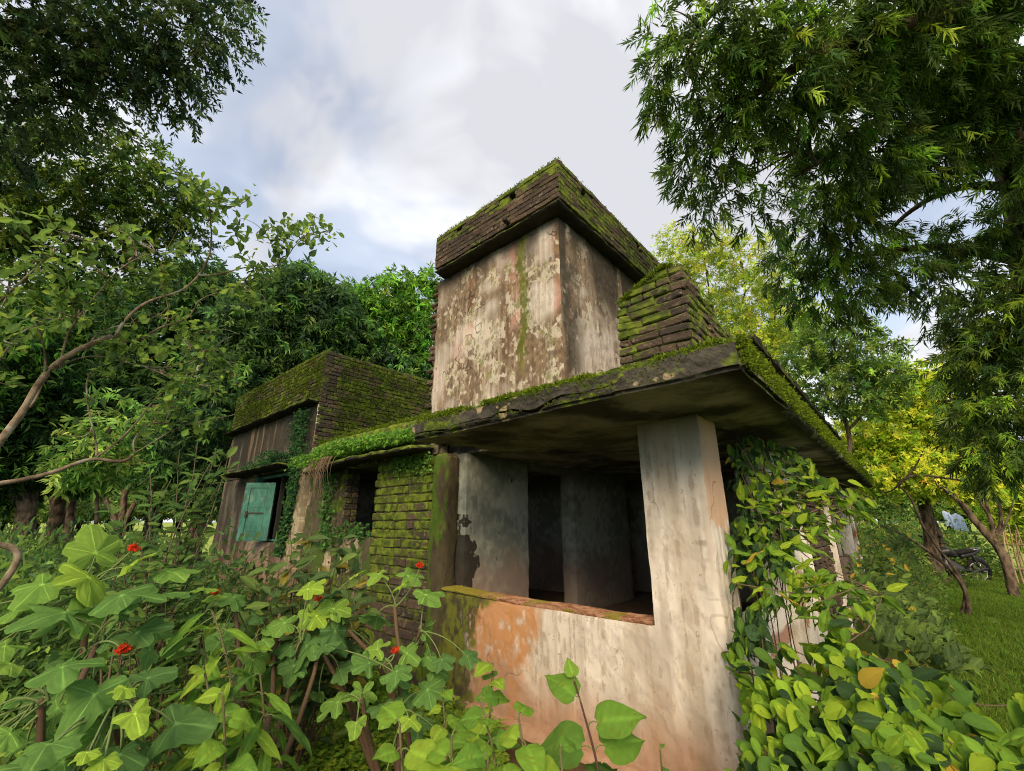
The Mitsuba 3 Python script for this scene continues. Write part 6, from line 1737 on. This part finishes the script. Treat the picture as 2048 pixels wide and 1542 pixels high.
for wx in (-0.64, 0.64):
    th = np.linspace(0, 2 * np.pi, 49)
    wk = bike_tubes('wheel', [([(wx + 0.30 * math.cos(q), 0, 0.30 + 0.30 * math.sin(q)) for q in np.linspace(0, 2 * np.pi, 33)], 0.052)], 'rubber_mat', (0.02, 0.02, 0.02))
    bike_tubes('rim', [([(wx + 0.235 * math.cos(q), 0, 0.30 + 0.235 * math.sin(q)) for q in np.linspace(0, 2 * np.pi, 33)], 0.018)] + [([(wx, 0, 0.30), (wx + 0.235 * math.cos(q), 0, 0.30 + 0.235 * math.sin(q))], 0.012) for q in np.linspace(0, 2 * np.pi, 7)[:-1]], 'metal_mat', (0.5, 0.5, 0.5), wk)
bike_tubes('fork', [([(-0.64, 0.08, 0.30), (-0.42, 0.08, 0.92)], 0.024), ([(-0.64, -0.08, 0.30), (-0.42, -0.08, 0.92)], 0.024)], 'metal_mat', (0.5, 0.5, 0.5))
hb = bike_tubes('handlebar', [([(-0.30, 0.36, 1.02), (-0.40, 0.2, 1.04), (-0.42, 0, 0.98), (-0.40, -0.2, 1.04), (-0.30, -0.36, 1.02)], 0.015)], 'black_plastic', (0.02, 0.02, 0.02))
for sy in (-1, 1):
    bike_tubes('mirror_arm', [([(-0.40, sy * 0.24, 1.04), (-0.42, sy * 0.30, 1.20)], 0.008)], 'black_plastic', (0.02, 0.02, 0.02), hb)
    bike_hull('mirror', [(-0.42, sy * 0.28, 1.22, 0.025), (-0.42, sy * 0.36, 1.23, 0.03)], 'black_plastic', hb)
bike_hull('headlight', [(-0.50, 0, 0.90, 0.085), (-0.56, 0, 0.86, 0.07), (-0.44, 0, 0.98, 0.05)], 'metal_mat')
bike_hull('front_fender', [(-0.86, 0, 0.56, 0.04), (-0.64, 0, 0.66, 0.05), (-0.44, 0, 0.58, 0.04)], 'black_plastic')
bike_hull('tank', [(-0.28, 0, 0.80, 0.11), (-0.12, 0.06, 0.83, 0.11), (-0.12, -0.06, 0.83, 0.11), (0.10, 0, 0.74, 0.09)], 'black_plastic')
bike_hull('seat', [(0.06, 0, 0.80, 0.06), (0.16, 0.08, 0.79, 0.05), (0.16, -0.08, 0.79, 0.05), (0.62, 0.06, 0.86, 0.045), (0.62, -0.06, 0.86, 0.045)], 'rubber_mat')
bike_hull('tail', [(0.30, 0, 0.70, 0.07), (0.60, 0, 0.76, 0.06), (0.82, 0, 0.84, 0.035)], 'black_plastic')
bike_tubes('grab_rail', [([(0.55, 0.11, 0.86), (0.75, 0.10, 0.90), (0.82, 0, 0.91), (0.75, -0.10, 0.90), (0.55, -0.11, 0.86)], 0.014)], 'metal_mat', (0.5, 0.5, 0.5))
bike_hull('rear_fender', [(0.62, 0, 0.68, 0.05), (0.84, 0, 0.62, 0.03), (0.94, 0, 0.42, 0.025)], 'black_plastic')
bike_hull('engine', [(-0.22, 0, 0.42, 0.12), (0.08, 0.05, 0.36, 0.12), (0.08, -0.05, 0.36, 0.12), (-0.18, 0, 0.60, 0.08)], 'black_plastic')
bike_tubes('frame', [([(-0.42, 0, 0.92), (-0.30, 0, 0.45), (0.0, 0, 0.24), (0.25, 0, 0.34)], 0.025), ([(0.2, 0.09, 0.34), (0.64, 0.09, 0.30)], 0.025), ([(0.2, -0.09, 0.34), (0.64, -0.09, 0.30)], 0.025), ([(0.64, 0.11, 0.30), (0.50, 0.10, 0.72)], 0.022), ([(0.64, -0.11, 0.30), (0.50, -0.10, 0.72)], 0.022)], 'black_plastic', (0.02, 0.02, 0.02))
bike_tubes('exhaust', [([(-0.24, -0.1, 0.40), (-0.10, -0.14, 0.24), (0.2, -0.15, 0.24), (0.75, -0.17, 0.38)], 0.032)], 'black_plastic', (0.05, 0.05, 0.05))

wire = thing('overhead_wire', 'thin overhead wire crossing the pale sky gap at the right', 'wire')
a = Acc(); a.tube(curve([at(1560, 672, 22), at(1800, 680, 24), at(2300, 686, 30)], 16), 0.011, (0.05, 0.05, 0.055), 5)
part('cable', a.shape('stem_mat', True), wire)
M['pale_sheet_mat'] = rough({'type': 'rgb', 'value': [0.34, 0.42, 0.52]}, 0.5, 0.4)
sheet = thing('plastic_sheet', 'pale blue sheet draped behind the shrubs left of the forked trunk', 'sheet')
u, v = np.meshgrid(np.linspace(0, 1, 15), np.linspace(0, 1, 9), indexing='ij')
q0, q1 = at(1893, 1042, 24), at(1928, 1052, 23)
gp = q0 + (q1 - q0) * u[..., None] + np.stack([0.25 * np.sin(u * 19 + v * 3) * 0.3 - 0.8 * v, 0.2 * np.cos(u * 15) * 0.3, -0.55 * v + 0.05 * np.sin(u * 23)], -1) + [0, 0, 0.35]
kk = np.arange(u.size).reshape(u.shape)
part('cloth', mikit.ply((gp.reshape(-1, 3), np.stack([kk[:-1, :-1], kk[1:, :-1], kk[1:, 1:], kk[:-1, 1:]], -1).reshape(-1, 4)), 'pale_sheet_mat', smooth=True), sheet)
